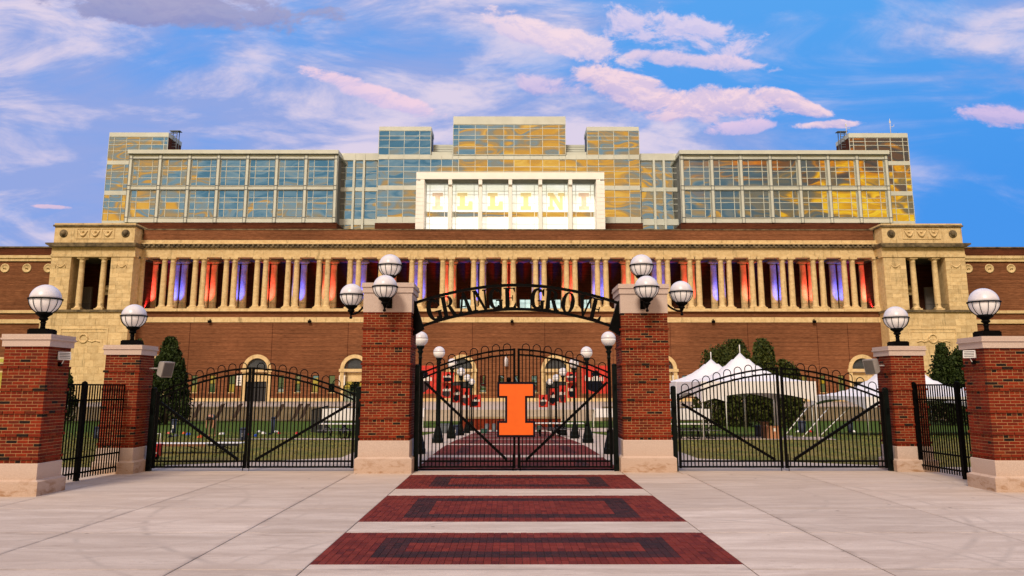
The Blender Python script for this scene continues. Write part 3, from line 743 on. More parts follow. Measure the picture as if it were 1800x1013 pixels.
# coloured uplights, one to a pair of rear columns, red and blue by turns
fl = MB(); fl.box(-.22, .22, -.18, .18, 0, .1); fl.box(-.2, .2, -.12, .14, .1, .34)
flm = fl.mesh('floodlight', 'black_iron')
for k in range(-1, 24):
    X_ = XC + (k - 11) * step
    if k == -1: X_ += gap
    if k == 23: X_ -= gap
    red = k % 2 != 0
    o = link('floodlight', flm, None, (X_, YF + 2.9, Z0 - .018))
    d_ = (k - 11)
    side_ = 'middle' if d_ == 0 else ('left' if d_ < 0 else 'right')
    tag(o, f"floor uplight washing a rear column pair {'red' if red else 'blue'}, " + ('middle pair of the colonnade' if d_ == 0 else f"{['','1st','2nd','3rd','4th','5th','6th','7th','8th','9th','10th','11th','12th'][abs(d_)]} pair {side_} of the middle pair"), 'floodlight', 'coloured uplights in the colonnade')
    ld = bpy.data.lights.new('uplight', 'SPOT'); ld.energy = 8200 if red else 10500; ld.color = (1.0, 0.06, 0.07) if red else (0.02, 0.055, 1.0)
    ld.spot_size = R(50); ld.spot_blend = 1.0; ld.shadow_soft_size = .12
    lo = bpy.data.objects.new('uplight', ld); COL.objects.link(lo); lo.parent = o; lo.location = (0, 0, .42)
    lo.rotation_euler = Vector((0, -3.0, -4.4)).to_track_quat('Z', 'Y').to_euler()

# end pavilions and flanking wings, the same on both sides
def mirror(mb, s_):
    if s_ > 0: mb.v = [(2 * XC - p_[0], p_[1], p_[2]) for p_ in mb.v]; mb.f = [tuple(reversed(f)) for f in mb.f]
    return mb
tz = {k: fz(k, YT) for k in (393, 398, 428, 434, 448, 452, 545, 549, 716)}
TX0, TX1 = fx(85.5, 500, YT), fx(231, 500, YT)
OX0, OX1 = fx(121, 500, YT), fx(191.5, 500, YT)
for s_ in (-1, 1):
    def tp(name, mb, mat, parent=None, stuff=False): return sp(name, mirror(mb, s_), mat, parent, stuff)
    mb = MB(); mb.box(TX0 - .9, TX1 + .1, YT - .1, YW + 2, ZB, tz[549]); tp('pavilion_base', mb, 'limestone')
    # ashlar blocks of the base, left proud of the joints
    k = 0; blk = MB(); zc_ = ZB; rowh = (tz[549] - ZB) / 14
    pxa, pxb = TX0 + 3.0, TX1 - 3.4
    for j in range(14):
        za, zb = ZB + j * rowh, ZB + (j + 1) * rowh; xs = [TX0 - .9]; q = TX0 - .9 + (1.1 if j % 2 else 2.0)
        while q < TX1 - .3: xs.append(q); q += random.choice((1.9, 2.2, 2.5))
        xs.append(TX1 + .1)
        for a_, b_ in zip(xs, xs[1:]):
            mb = MB(); mb.ct = random.random(); mb.box(a_ + .015, b_ - .015, YT - .17, YT - .102, za + .015, zb - .015); tp('stone', mb, 'limestone')
    fr_ = MB(); ya = YT - .26; a_, b_, c_, d_ = pxa, pxb, fz(700, YT), fz(577, YT)
    fr_.box(a_, b_, ya, YT - .172, d_ - .25, d_); fr_.box(a_, a_ + .25, ya, YT - .172, c_, d_ - .25); fr_.box(b_ - .25, b_, ya, YT - .172, c_, d_ - .25)
    fr_.box(a_ + .6, b_ - .6, ya + .03, YT - .172, d_ - .8, d_ - .6)
    wr = [((a_ + b_) / 2 + .75 * math.cos(q * PI / 8), ya + .02, d_ - 1.9 + .75 * math.sin(q * PI / 8)) for q in range(17)]
    fr_.tube(wr, .16, 6)
    for q in (-1, 1):
        cx_ = (a_ + b_) / 2
        fr_.tube([(cx_ + q * .9, ya + .04, d_ - 2.3), (cx_ + q * 1.6, ya + .04, d_ - 2.5), (cx_ + q * 2.3, ya + .04, d_ - 2.3), (cx_ + q * 3.0, ya + .04, d_ - 2.55)], .12, 5)
    tp('relief_panel', fr_, 'limestone')
    mb = MB(); mb.box(TX0 - .5, TX1 + .3, YT - .5, YW + 2, tz[549] + .002, tz[545]); tp('ledge', mb, 'limestone_stain_shade')
    # upper storey: two ashlar piers and the opening with two columns
    for (a_, b_) in ((TX0, OX0), (OX1, TX1)):
        mb = MB(); mb.box(a_, b_, YT + .06, YT + 3.2, tz[545], tz[452]); tp('pavilion_pier', mb, 'limestone')
        n_ = 13; rh = (tz[452] - tz[545]) / n_
        for j in range(n_):
            xs = [a_, (a_ + b_) / 2 + (.5 if j % 2 else -.5), b_]
            if 1 < j < 11 and j % 2: xs = [a_, a_ + (b_ - a_) * .28, a_ + (b_ - a_) * .72, b_]
            for p0, p1 in zip(xs, xs[1:]):
                mb = MB(); mb.ct = random.random(); mb.box(p0 + .012, p1 - .012, YT, YT + .058, tz[545] + j * rh + .012, tz[545] + (j + 1) * rh - .012); tp('stone', mb, 'limestone')
        sw = MB(); cx_ = (a_ + b_) / 2; zz_ = tz[452] - 1.35
        sw.tube([(cx_ - .8 + 1.6 * q / 8, YT - .06, zz_ - .55 * math.sin(PI * q / 8)) for q in range(9)], [.06 + .10 * math.sin(PI * q / 8) for q in range(9)], 6)
        for q in (-.9, .9): sw.tube([(cx_ + q, YT - .05, zz_ + .15), (cx_ + q, YT - .05, zz_ - .7)], .07, 5)
        tp('stone_swag', sw, 'limestone')
    for px_ in (137, 176):
        X_ = fx(px_, 500, YT); X_ = X_ if s_ < 0 else 2 * XC - X_
        o = link('column', cme, stadium, (X_, YT + .8, tz[545] + .002)); o.matrix_parent_inverse = inv; o.scale = (1, 1, (tz[452] - tz[545]) / HC)
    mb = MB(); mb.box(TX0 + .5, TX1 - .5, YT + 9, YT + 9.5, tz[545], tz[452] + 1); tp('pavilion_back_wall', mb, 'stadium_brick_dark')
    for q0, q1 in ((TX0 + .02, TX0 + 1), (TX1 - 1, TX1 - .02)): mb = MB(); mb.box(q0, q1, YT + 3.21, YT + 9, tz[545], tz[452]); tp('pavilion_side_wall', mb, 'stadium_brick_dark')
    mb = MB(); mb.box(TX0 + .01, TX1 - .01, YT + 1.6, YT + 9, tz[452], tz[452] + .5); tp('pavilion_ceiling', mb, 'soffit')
    mb = MB(); a_, b_ = fx(144, 520, YT + 8.6), fx(161, 520, YT + 8.6); mb.box(a_, b_, YT + 8.5, YT + 8.9, tz[545], fz(505, YT + 8.6)); tp('pale_door', mb, 'plastic_grey')
    mb = MB(); a_, b_ = fx(184, 520, YT + 7), fx(195, 520, YT + 7); mb.box(a_, b_, YT + 6.8, YT + 7.4, fz(519, YT + 7), fz(511, YT + 7)); mb.lathe([(.9, 0), (.8, .5), (.5, .9), (0, 1.1)], ((a_ + b_) / 2, YT + 7.1, fz(511, YT + 7)), 10); tp('scrolled_bracket', mb, 'limestone')
    rl = MB(); rl.box(OX0, OX1, YT + .3, YT + .34, tz[545] + 1.1, tz[545] + 1.15)
    for i in range(33): q = OX0 + (OX1 - OX0) * i / 32; rl.box(q - .012, q + .012, YT + .3, YT + .33, tz[545] + .05, tz[545] + 1.1)
    tp('railing', rl, 'black_iron', stuff=True)
    mb = MB(); mb.box(TX0 - .05, TX1 + .25, YT - .12, YW + 2, tz[452] + .502, tz[448]); mb.box(TX0 - .1, TX1 + .3, YT - .16, YT + 1.5, tz[452], tz[452] + .5); mb.box(TX0 - .02, TX1 + .22, YT - .06, YW + 2, tz[448] + .002, tz[434] - .1); tp('entablature', mb, 'limestone')
    mb = MB(); mb.prism([(TX0 - .1, tz[434] - .1), (TX1 + .35, tz[434] - .1), (TX1 + .6, tz[434] + .35), (TX1 + .6, tz[434] + .6), (TX0 - .9, tz[434] + .6), (TX0 - .9, tz[434] + .35)], YT - .9, YW + 2.5); tp('cornice', mb, 'limestone_stain_shade')
    AX0, AX1 = fx(96, 410, YT), fx(237, 410, YT)
    mb = MB(); mb.box(AX0, AX1, YT + .0, YW + 4, tz[434] + .602, tz[398] - .1); tp('attic', mb, 'limestone')
    mb = MB(); mb.box(AX0 - .25, AX1 + .25, YT - .3, YW + 4.2, tz[398] - .098, tz[398] + .2); tp('attic_moulding', mb, 'limestone_stain_shade')
    mb = MB(); mb.box(AX0 - .1, AX1 + .1, YT - .1, YW + 4.1, tz[398] + .2, tz[393]); tp('attic_coping', mb, 'limestone')
    zc_ = fz(411, YT)
    for px_ in (112, 221):
        X_ = fx(px_, 411, YT); h_ = MB(); h_.lathe([(.75, 0), (.75, .1), (.55, .16), (.45, .1)], (0, 0, 0), 16); h_.v = [(X_ + p_[0], YT - .002 - p_[2], zc_ + p_[1]) for p_ in h_.v]
        h_.lathe([(0, -.5), (.3, -.4), (.42, 0), (.38, .35), (.2, .5), (0, .52)], (X_, YT - .12, zc_), 10)
        tp('lion_head', h_, 'limestone_stain_shade')
    g_ = MB(); gx0, gx1 = fx(135, 411, YT), fx(200, 411, YT); w3 = (gx1 - gx0) / 3
    g_.box(gx0 - .15, gx1 + .15, YT - .1, YT - .003, zc_ + .85, zc_ + 1.0); g_.box(gx0 - .15, gx1 + .15, YT - .1, YT - .003, zc_ - 1.0, zc_ - .85)
    for i in range(4): g_.box(gx0 + i * w3 - .14, gx0 + i * w3 + .14, YT - .11, YT - .003, zc_ - .85, zc_ + .85)
    for i in range(3):
        g_.tube([(gx0 + (i + .15 + .7 * q / 8) * w3, YT - .1, zc_ + .55 - 1.0 * math.sin(PI * q / 8)) for q in range(9)], [.08 + .14 * math.sin(PI * q / 8) for q in range(9)], 6)
        g_.lathe([(0, -.2), (.25, 0), (0, .2)], (gx0 + (i + .5) * w3, YT - .1, zc_ + .35), 8)
    tp('garland_frieze', g_, 'limestone')
    # flanking wing
    wzv = {k: fz(k, YW) for k in (436, 450, 460, 472, 546, 551, 562, 569)}
    WX0 = -130.0
    mb = MB(); mb.box(WX0, TX0 - .9, YW, YW + 6, ZB, wzv[450]); tp('wing_wall', mb, 'stadium_brick')
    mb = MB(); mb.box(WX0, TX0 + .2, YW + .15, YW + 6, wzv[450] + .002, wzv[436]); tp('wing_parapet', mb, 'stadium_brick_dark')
    mb = MB(); mb.box(WX0, TX0 + .2, YW - .05, YW + 6.1, wzv[436], wzv[436] + .25); tp('wing_coping', mb, 'limestone_stain_shade')
    mb = MB(); mb.box(WX0, TX0 - .9, YW - .3, YW - .003, wzv[460], wzv[450] - .55); mb.box(WX0, TX0 - .9, YW - .5, YW + .1, wzv[450] - .548, wzv[450] + .003)
    mb.box(WX0, TX0 - .91, YW - .3, YW - .003, wzv[551], wzv[546]); mb.box(WX0, TX0 - .91, YW - .3, YW - .003, wzv[569], wzv[562]); tp('stone_band', mb, 'limestone')
    for px_ in (9, 47.5, 85.0):
        X_ = fx(px_, 472, YW); h_ = MB(); h_.lathe([(.87, 0), (.87, .12), (.70, .15), (.66, .08), (0, .07)], (0, 0, 0), 20); h_.v = [(X_ + p_[0], YW - .002 - p_[2], wzv[472] + p_[1]) for p_ in h_.v]
        h_.tube([(X_ - .25, YW - .16, wzv[472] - .1), (X_, YW - .2, wzv[472] + .2), (X_ + .2, YW - .16, wzv[472] - .15)], .12, 5)
        tp('medallion', h_, 'limestone')
    for (za, zb) in ((628, 640), (652, 690)):
        X_ = fx(3, 660, YW); f = MB(); f.box(X_ - .9, X_ + .9, YW - .1, YW - .003, fz(zb, YW), fz(za, YW)); wd = tp('wing_window', f, 'limestone')
        g_ = MB(); g_.box(X_ - .6, X_ + .6, YW - .14, YW - .102, fz(zb, YW) + .3, fz(za, YW) - .3); part('pane', mirror(g_, s_), 'window_glass', wd)

# ------------------------------------------------------------------ glass suites above the stadium
suites = thing('glass_suites', 'glass and pale steel suite building rising behind the stadium parapet with a white central loggia', 'building', (XC, 160, 30))
sinv = Matrix.Translation((-XC, -160, -30))
def gp(name, mb, mat, parent=None, stuff=False):
    o = part(name, mb, mat, parent or suites, stuff)
    if parent is None: o.matrix_parent_inverse = sinv
    return o
PANES = [0]; FAR_PANES = MB()
def pane(x0, x1, z0, z1, Y, parent, solo=True, mat='mirror_glass'):
    if solo and PANES[0] < 300:
        PANES[0] += 1
        g_ = MB(); hx, hz = (x1 - x0) / 2, (z1 - z0) / 2; g_.box(-hx, hx, 0, .04, -hz, hz)
        o = part('pane', g_, mat, parent, loc=((x0 + x1) / 2, Y, (z0 + z1) / 2)); o.rotation_euler = (random.uniform(-.012, .012), 0, random.uniform(-.012, .012))
    else:
        FAR_PANES.box(x0, x1, Y, Y + .04, z0, z1)
def grid(name, xs, zs, Y, s_=-1, solo=lambda i, j: True, mw=.045, parent=None, mull='frame_grey', border=True):
    """mullions on the lines xs / zs and one pane in each cell; s_ = 1 mirrors it to the right"""
    if s_ > 0: xs = sorted(2 * XC - q for q in xs)
    f = MB()
    for q in xs: f.box(q - mw, q + mw, Y - .10, Y + .08, zs[0], zs[-1])
    for q in zs:
        for a_, b_ in zip(xs, xs[1:]): f.box(a_ + mw, b_ - mw, Y - .07, Y + .08, q - mw, q + mw)
    fo = gp(name, f, mull, parent)
    n_ = len(xs) - 1
    for i, (a_, b_) in enumerate(zip(xs, xs[1:])):
        for j, (c_, d_) in enumerate(zip(zs, zs[1:])):
            pane(a_ + mw, b_ - mw, c_ + mw, d_ - mw, Y, fo, solo(n_ - 1 - i if s_ > 0 else i, j))
    return fo
def both(fn):
    for s_ in (-1, 1): fn(s_)
def mbox(name, x0, x1, y0, y1, z0, z1, mat, s_):
    mb = MB(); mb.box(x0, x1, y0, y1, z0, z1); return gp(name, mirror(mb, s_), mat)
YC, YL, YA, YG, YK = 162.0, 164.0, 160.0, 154.5, 170.0
def side_blocks(s_):
    # long curtain-wall block
    X = lambda px, Y=YA: fx(px, 273, Y)
    Z = lambda py: fz(py, YA)
    piers = [232.5, 284, 335, 386, 437, 488.4, 539.5, 591.9]
    xs = [X(p_) for p_ in piers]; hw = .36
    x0, x1 = X(228.5), X(595.5)
    mbox('roof_fascia', x0 - .1, x1 + .1, YA - .9, YA + 9, Z(272.5), Z(266), 'white_panel' if False else 'frame_grey', s_)
    for q in xs:
        mbox('pier_cladding', q - hw, q + hw, YA - .45, YA + .3, Z(392), Z(273), 'frame_grey', s_)
        mbox('shadow_joint', q - hw + .02, q - hw + .10, YA - .5, YA - .455, Z(392), Z(273), 'bin_grey', s_)
        mbox('shadow_joint', q + hw - .10, q + hw - .02, YA - .5, YA - .455, Z(392), Z(273), 'bin_grey', s_)
    for a_, b_ in ((273, 280.5), (328, 334.5), (383.5, 392)):
        for p0, p1 in zip(xs, xs[1:]):
            mbox('spandrel_panel', p0 + hw, p1 - hw, YA - .3, YA + .3, Z(b_), Z(a_), 'frame_grey', s_)
    for a_ in (280.5, 327.2, 334.5, 382.8, 272.8):
        mbox('shadow_joint', x0, x1, YA - .52, YA - .505, Z(a_) - .10, Z(a_) + .02, 'bin_grey', s_)
    for p0, p1 in zip(xs, xs[1:]):
        a_, b_ = p0 + hw + .12, p1 - hw - .02; w_ = b_ - a_
        for (zt_, zb_) in ((280.8, 327.4), (334.8, 383.2)):
            zs = [Z(zb_) + (Z(zt_) - Z(zb_)) * q for q in (0, .30, .56, .72, 1)]
            grid('window_bay', [a_, a_ + w_ * .22, a_ + w_ * .76, b_], zs, YA, s_, lambda i, j: i == 1 and j in (0, 1, 3))
    mbox('block_core', x0 + .2, x1 - .2, YA + .35, YA + 9, Z(392), Z(272.6), 'bin_grey', s_)
    mbox('brick_base', fx(243, 398, YA) , fx(592, 398, YA), YA - .2, YA + 8, fz(408, YA) - 1.5, Z(392.2), 'stadium_brick_dark', s_)
    # end tower
    XK = lambda px: fx(px, 330, YK)
    ZK = lambda py: fz(py, YK)
    e0, e1 = XK(184.5), XK(289)
    mbox('tower_cap', e0, e1 + .1, YK - .15, YK + 7, ZK(241.5), ZK(234), 'frame_grey', s_)
    mbox('tower_side', e1 - .3, e1, YK + .1, YK + 7, ZK(392), ZK(241.6), 'stadium_brick_dark', s_)
    mbox('tower_core', e0 + .1, e1 - .4, YK + .2, YK + 7, ZK(400) - 1, ZK(241.7), 'bin_grey', s_)
    cols = [XK(q) for q in (184.5, 194, 216, 239, 261, 282, 289)]
    for (zt_, zb_, rows) in ((242, 283.5, (0, .42, .68, .84, 1)), (290, 336.5, (0, .26, .5, .74, 1)), (343.5, 389, (0, .28, .5, .74, 1))):
        grid('tower_glazing', cols, [ZK(zb_) + (ZK(zt_) - ZK(zb_)) * q for q in rows], YK, s_, lambda i, j: i in (1, 2) if zt_ > 250 else i in (2, 3, 4) and j != 2)
    mbox('tower_band', e0, e1, YK - .1, YK + .2, ZK(290), ZK(283.5), 'frame_grey', s_); mbox('tower_band', e0, e1, YK - .1, YK + .2, ZK(343.5), ZK(336.5), 'frame_grey', s_); mbox('tower_band', e0, e1, YK - .1, YK + .2, ZK(393), ZK(389), 'frame_grey', s_)
    # recessed link
    XL = lambda px: fx(px, 330, YL); ZL = lambda py: fz(py, YL)
    l0, l1 = XL(594), XL(664)
    mbox('link_fascia', l0, l1, YL - .5, YL + 6, ZL(283), ZL(271), 'frame_grey', s_)
    mbox('link_band', l0, l1, YL - .2, YL + .2, ZL(337), ZL(330.5), 'frame_grey', s_); mbox('link_band', l0, l1, YL - .2, YL + .2, ZL(396), ZL(386), 'frame_grey', s_)
    mbox('link_core', l0, l1, YL + .3, YL + 6, ZL(410), ZL(271.5), 'bin_grey', s_)
    for q in (622, 639.5): mbox('link_mullion', XL(q) - .22, XL(q) + .22, YL - .6, YL - .21, ZL(408), ZL(272), 'frame_grey', s_)
    xs_ = [XL(q) for q in (597.5, 622, 639.5, 662)]
    for (zt_, zb_, rows) in ((283.3, 330.2, (0, .3, .55, .75, 1)), (337.3, 385.7, (0, .3, .55, .75, 1)), (396.2, 408, (0, 1))):
        grid('link_glazing', xs_, [ZL(zb_) + (ZL(zt_) - ZL(zb_)) * q for q in rows], YL, s_, lambda i, j: i == 0)
    # wing of the centre block
    XM = lambda px: fx(px, 300, YC); ZM = lambda py: fz(py, YC)
    mbox('wing_cap', XM(664.5), XM(757), YC - .12, YC + 6, ZM(230.3), ZM(223.3), 'frame_grey', s_)
    mbox('wing_core', XM(665), XM(756), YC + .2, YC + 6, ZM(272), ZM(230.5), 'bin_grey', s_)
    grid('wing_glazing', [XM(q) for q in (664.5, 683, 709.5, 736.5, 756.5)], [ZM(q) for q in (272.5, 260, 246.5, 239.5, 230.5)], YC, s_, lambda i, j: j != 2)
    for k in range(5):
        mbox('louvre_screen', XM(758), XM(795), YC + 3.5 - k * .05, YC + 4, ZM(267 - k * 4.2), ZM(263.3 - k * 4.2), 'frame_grey', s_)
    mbox('set_back_sill', XM(757.5), XM(795), YC + .4, YC + 3, ZM(273), ZM(266.5), 'frame_grey', s_)
    # roof-top guard rail
    g_ = MB(); a_, b_ = fx(300, 240, YK + 2), fx(311, 240, YK + 2); zb_, zt_ = fz(262, YK + 2), fz(231, YK + 2)
    for q in (a_, b_):
        for y_ in (YK + 2, YK + 3.2): g_.box(q - .07, q + .07, y_ - .07, y_ + .07, zb_, zt_)
    for q in np.linspace(zb_ + .5, zt_, 7): g_.box(a_ + .07, b_ - .07, YK + 1.95, YK + 2.05, q - .06, q + .06)
    g_.box(a_ - .3, b_ + .6, YK + 1.9, YK + 3.3, zt_ + .01, zt_ + .12); gp('roof_ladder', mirror(g_, s_), 'bin_grey')
both(side_blocks)
XM = lambda px: fx(px, 300, YC); ZM = lambda py: fz(py, YC)
cols = [664.5, 683, 709.5, 736.5, 757, 776, 795, 806, 835, 857, 885.5, 903.5, 932, 954, 983, 994, 1013, 1032, 1052.5, 1079.5, 1106, 1124.5]
cols = [q for q in cols]
grid('centre_glazing', [XM(q) for q in cols], [ZM(q) for q in (327, 314, 301.5, 293.5, 280.5)], YC, -1, lambda i, j: j in (1, 3) or (i < 4 or i > 16) and j != 2)
grid('centre_glazing', [XM(q) for q in cols if q < 745], [ZM(q) for q in (382, 368, 355, 347, 334.5)], YC, -1, lambda i, j: j in (0, 3))
grid('centre_glazing', [XM(q) for q in cols if q > 1045], [ZM(q) for q in (382, 368, 355, 347, 334.5)], YC, -1, lambda i, j: j in (0, 3))
for (a_, b_) in ((280.3, 273.2), (334.3, 327.2), (392.5, 382.3)):
    for p0, p1 in zip(cols, cols[1:]):
        mb = MB(); mb.box(XM(p0) + .02, XM(p1) - .02, YC - .14, YC + .2, ZM(a_), ZM(b_)); gp('spandrel_panel', mb, 'frame_grey')
mb = MB(); mb.box(XM(664.5), XM(1124.5), YC + .22, YC + 7, ZM(408), ZM(273.5)); gp('centre_core', mb, 'bin_grey')
mb = MB(); mb.box(XM(662), XM(1127), YC - .3, YC + .2, ZM(409) - 1.5, ZM(392.7)); gp('brick_base', mb, 'stadium_brick_dark')
grid('top_glazing', [XM(q) for q in (796, 806, 835, 857, 885.5, 903.5, 932, 954, 983, 994.5)], [ZM(q) for q in (272.8, 259, 246, 239, 227, 220.5)], YC - .25, -1, lambda i, j: j in (0, 1, 3))
mb = MB(); mb.box(XM(797), XM(993.5), YC + .05, YC + 9, ZM(272.5), ZM(220)); gp('top_core', mb, 'bin_grey')
mb = MB(); mb.box(XM(796), XM(995), YC - .4, YC + 9, ZM(220), ZM(206)); gp('top_fascia', mb, 'frame_grey')
# white central loggia
XG = lambda px: fx(px, 350, YG); ZG = lambda py: fz(py, YG)
PT = [(790.8, 3.3), (844, 3.3), (897, 3.3), (950, 3.3), (1003, 3.3)]
O0, O1 = XG(745.5), XG(1048.5); ZT_, ZB_ = ZG(315), ZG(407)
def white_box(name, x0, x1, y0, y1, z0, z1, mat='white_panel'):
    mb = MB(); mb.box(x0, x1, y0, y1, z0, z1); return gp(name, mb, mat)
nrow = 14
for k in range(nrow):
    za, zb = ZB_ + (ZG(303) - ZB_) * k / nrow, ZB_ + (ZG(303) - ZB_) * (k + 1) / nrow
    if zb < ZT_ + .3:
        white_box('white_panel', XG(731), O0, YG, YG + 4.6, za + .02, zb - .02); white_box('white_panel', O1, XG(1063), YG, YG + 4.6, za + .02, zb - .02)
white_box('loggia_lintel', XG(731), XG(1063), YG - .02, YG + 4.6, ZB_ + (ZG(303) - ZB_) * 12 / nrow + .3, ZG(303))
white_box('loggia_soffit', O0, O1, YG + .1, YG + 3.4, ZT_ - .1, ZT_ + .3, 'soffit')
white_box('loggia_side', O0 - .8, O0 - .01, YG + .05, YG + 4.5, ZB_, ZT_); white_box('loggia_side', O1 + .01, O1 + .8, YG + .05, YG + 4.5, ZB_, ZT_)
YP = YG + 3.5
ZP = lambda py: fz(py, YP)
edges = [O0] + [XG(p_) for p_, _ in PT] + [O1]
for p_, hw_ in PT:
    X_ = XG(p_); white_box('pilaster', X_ - .33, X_ + .33, YG + .5, YG + 3.3, ZB_, ZG(324.5)); white_box('pilaster_bracket', X_ - .36, X_ + .36, YG + .06, YG + 3.3, ZG(324.3), ZT_)
XP = lambda px: fx(px, 350, YP)
bx = [XP(745.5 + 1)] + [XP(p_) for p_, _ in PT] + [XP(1047.5)]
# the window bays with the lettered panes
def block_letter(ch, cx, zb, zt, W_):
    """slab-serif block letters as outlines in x,z"""
    H = zt - zb; q = lambda a_, b_: (cx + (a_ - .5) * W_, zb + b_ * H); P = []
    if ch == 'I': P = [[(0, 0), (1, 0), (1, .22), (.74, .22), (.74, .78), (1, .78), (1, 1), (0, 1), (0, .78), (.26, .78), (.26, .22), (0, .22)]]
    if ch == 'L': P = [[(0, 0), (1, 0), (1, .50), (.76, .50), (.70, .24), (.50, .24), (.50, .80), (.66, .80), (.66, 1), (0, 1), (0, .80), (.16, .80), (.16, .22), (0, .22)]]
    if ch == 'N': P = [[(0, 0), (.40, 0), (.40, .2), (.30, .2), (.30, .62), (.70, 0), (.90, 0), (.90, .8), (1, .8), (1, 1), (.62, 1), (.62, .8), (.72, .8), (.72, .42), (.34, 1), (0, 1), (0, .8), (.11, .8), (.11, .2), (0, .2)]]
    return [[q(a_, b_) for a_, b_ in p_] for p_ in P]
def poly_mesh(name, polys, y0, y1, mat):
    import bmesh
    bm = bmesh.new()
    for p_ in polys:
        n_ = len(p_); va = [bm.verts.new((x_, y0, z_)) for x_, z_ in p_]; vb = [bm.verts.new((x_, y1, z_)) for x_, z_ in p_]
        bm.faces.new(va); bm.faces.new(vb[::-1])
        for i in range(n_): bm.faces.new((va[i], vb[i], vb[(i + 1) % n_], va[(i + 1) % n_]))
    bm.normal_update()
    bmesh.ops.triangulate(bm, faces=[f for f in bm.faces if len(f.verts) > 4]); bmesh.ops.recalc_face_normals(bm, faces=bm.faces)
    me = bpy.data.meshes.new(name); bm.to_mesh(me); bm.free(); me.materials.append(MATS[mat]); return me
for i, ch in enumerate('ILLINI'):
    a_, b_ = bx[i] + .35, bx[i + 1] - .35; w_ = b_ - a_
    xs_ = [a_, a_ + w_ * .16, a_ + w_ * .84, b_]; zs_ = [ZP(q) for q in (406, 394, 381.8, 372.8, 357.5, 343, 336.5, 325.5)]
    f = MB()
    for q in xs_: f.box(q - .05, q + .05, YP - .1, YP + .1, zs_[0], zs_[-1])
    for q in zs_:
        for c_, d_ in zip(xs_, xs_[1:]): f.box(c_ + .05, d_ - .05, YP - .08, YP + .1, q - .05, q + .05)
    fo = gp('lettered_bay', f, 'letter_gold' if False else 'white_panel')
    for c_, d_ in zip(xs_, xs_[1:]):
        for j, (e_, g__) in enumerate(zip(zs_, zs_[1:])):
            mbp = MB(); mbp.box(-(d_ - c_) / 2 + .05, (d_ - c_) / 2 - .05, 0, .05, -(g__ - e_) / 2 + .05, (g__ - e_) / 2 - .05)
            part('pane', mbp, 'mirror_glass' if j == 2 else 'lit_pane', fo, loc=((c_ + d_) / 2, YP, (e_ + g__) / 2))
    zb_, zt_ = ZP(369.5), ZP(339.5); LW = {'I': 2.15, 'L': 3.1, 'N': 3.35}[ch]
    lt = link('letter', poly_mesh('letter', block_letter(ch, (a_ + b_) / 2 + (.1 if ch != 'L' else 0), zb_, zt_, LW), YP - .16, YP - .115, 'letter_pink' if i in (0, 5) else 'letter_gold'), suites); lt.matrix_parent_inverse = sinv
    lt['label'] = f"{'pinkish' if i in (0, 5) else 'yellow'} block letter {ch} on the lit glass"
if FAR_PANES.v: gp('small_panes', FAR_PANES, 'mirror_glass', stuff=True)
# roof antennas
for (px, pt, pb, lab) in ((1566, 209, 236, 'thin white antenna mast with small side arm on the right glass tower roof'), (1488, 216, 236, 'short white whip antenna at the left edge of the right glass tower roof')):
    a_ = at(px, pb, YK + 1.5); h_ = at(px, pt, YK + 1.5).z - a_.z
    t_ = MB(); t_.tube([(0, 0, 0), (0, 0, h_)], [.10, .05], 6); o = thing('antenna', lab, 'antenna', a_)
    part('mast', t_, 'white_metal', o); t_ = MB(); t_.tube([(0, 0, h_ * .45), (.8, 0, h_ * .5), (.85, 0, h_ * .62)], .05, 5); t_.box(-.15, .15, -.1, .1, h_ * .72, h_ * .86); part('side_arm', t_, 'white_metal', o)
# ------------------------------------------------------------------ brick piers
BRICKS = {}
def brick_mesh(ln, tone):
    key = (round(ln, 3), round(tone, 2))
    if key not in BRICKS:
        mb = MB(); mb.ct = tone; a_, d_, h_, e_ = ln / 2, .045, .0275, .003
        # front face eased: box with a small chamfer towards the viewer
        vs = [(-a_ + e_, -d_, -h_ + e_), (a_ - e_, -d_, -h_ + e_), (a_ - e_, -d_, h_ - e_), (-a_ + e_, -d_, h_ - e_),
              (-a_, -d_ + e_, -h_), (a_, -d_ + e_, -h_), (a_, -d_ + e_, h_), (-a_, -d_ + e_, h_),
              (-a_, d_, -h_), (a_, d_, -h_), (a_, d_, h_), (-a_, d_, h_)]
        fs = [(0, 1, 2, 3), (4, 5, 1, 0), (5, 6, 2, 1), (6, 7, 3, 2), (7, 4, 0, 3), (8, 9, 5, 4), (9, 10, 6, 5), (10, 11, 7, 6), (11, 8, 4, 7), (9, 8, 11, 10)]
        mb.add(vs, fs); BRICKS[key] = mb.mesh('brick', 'brick_red')
    return BRICKS[key]
def brick_tone():
    return random.choice((0.03, 0.10)) if random.random() < .055 else random.choice((0.32, 0.42, 0.5, 0.58, 0.66, 0.76, 0.9))
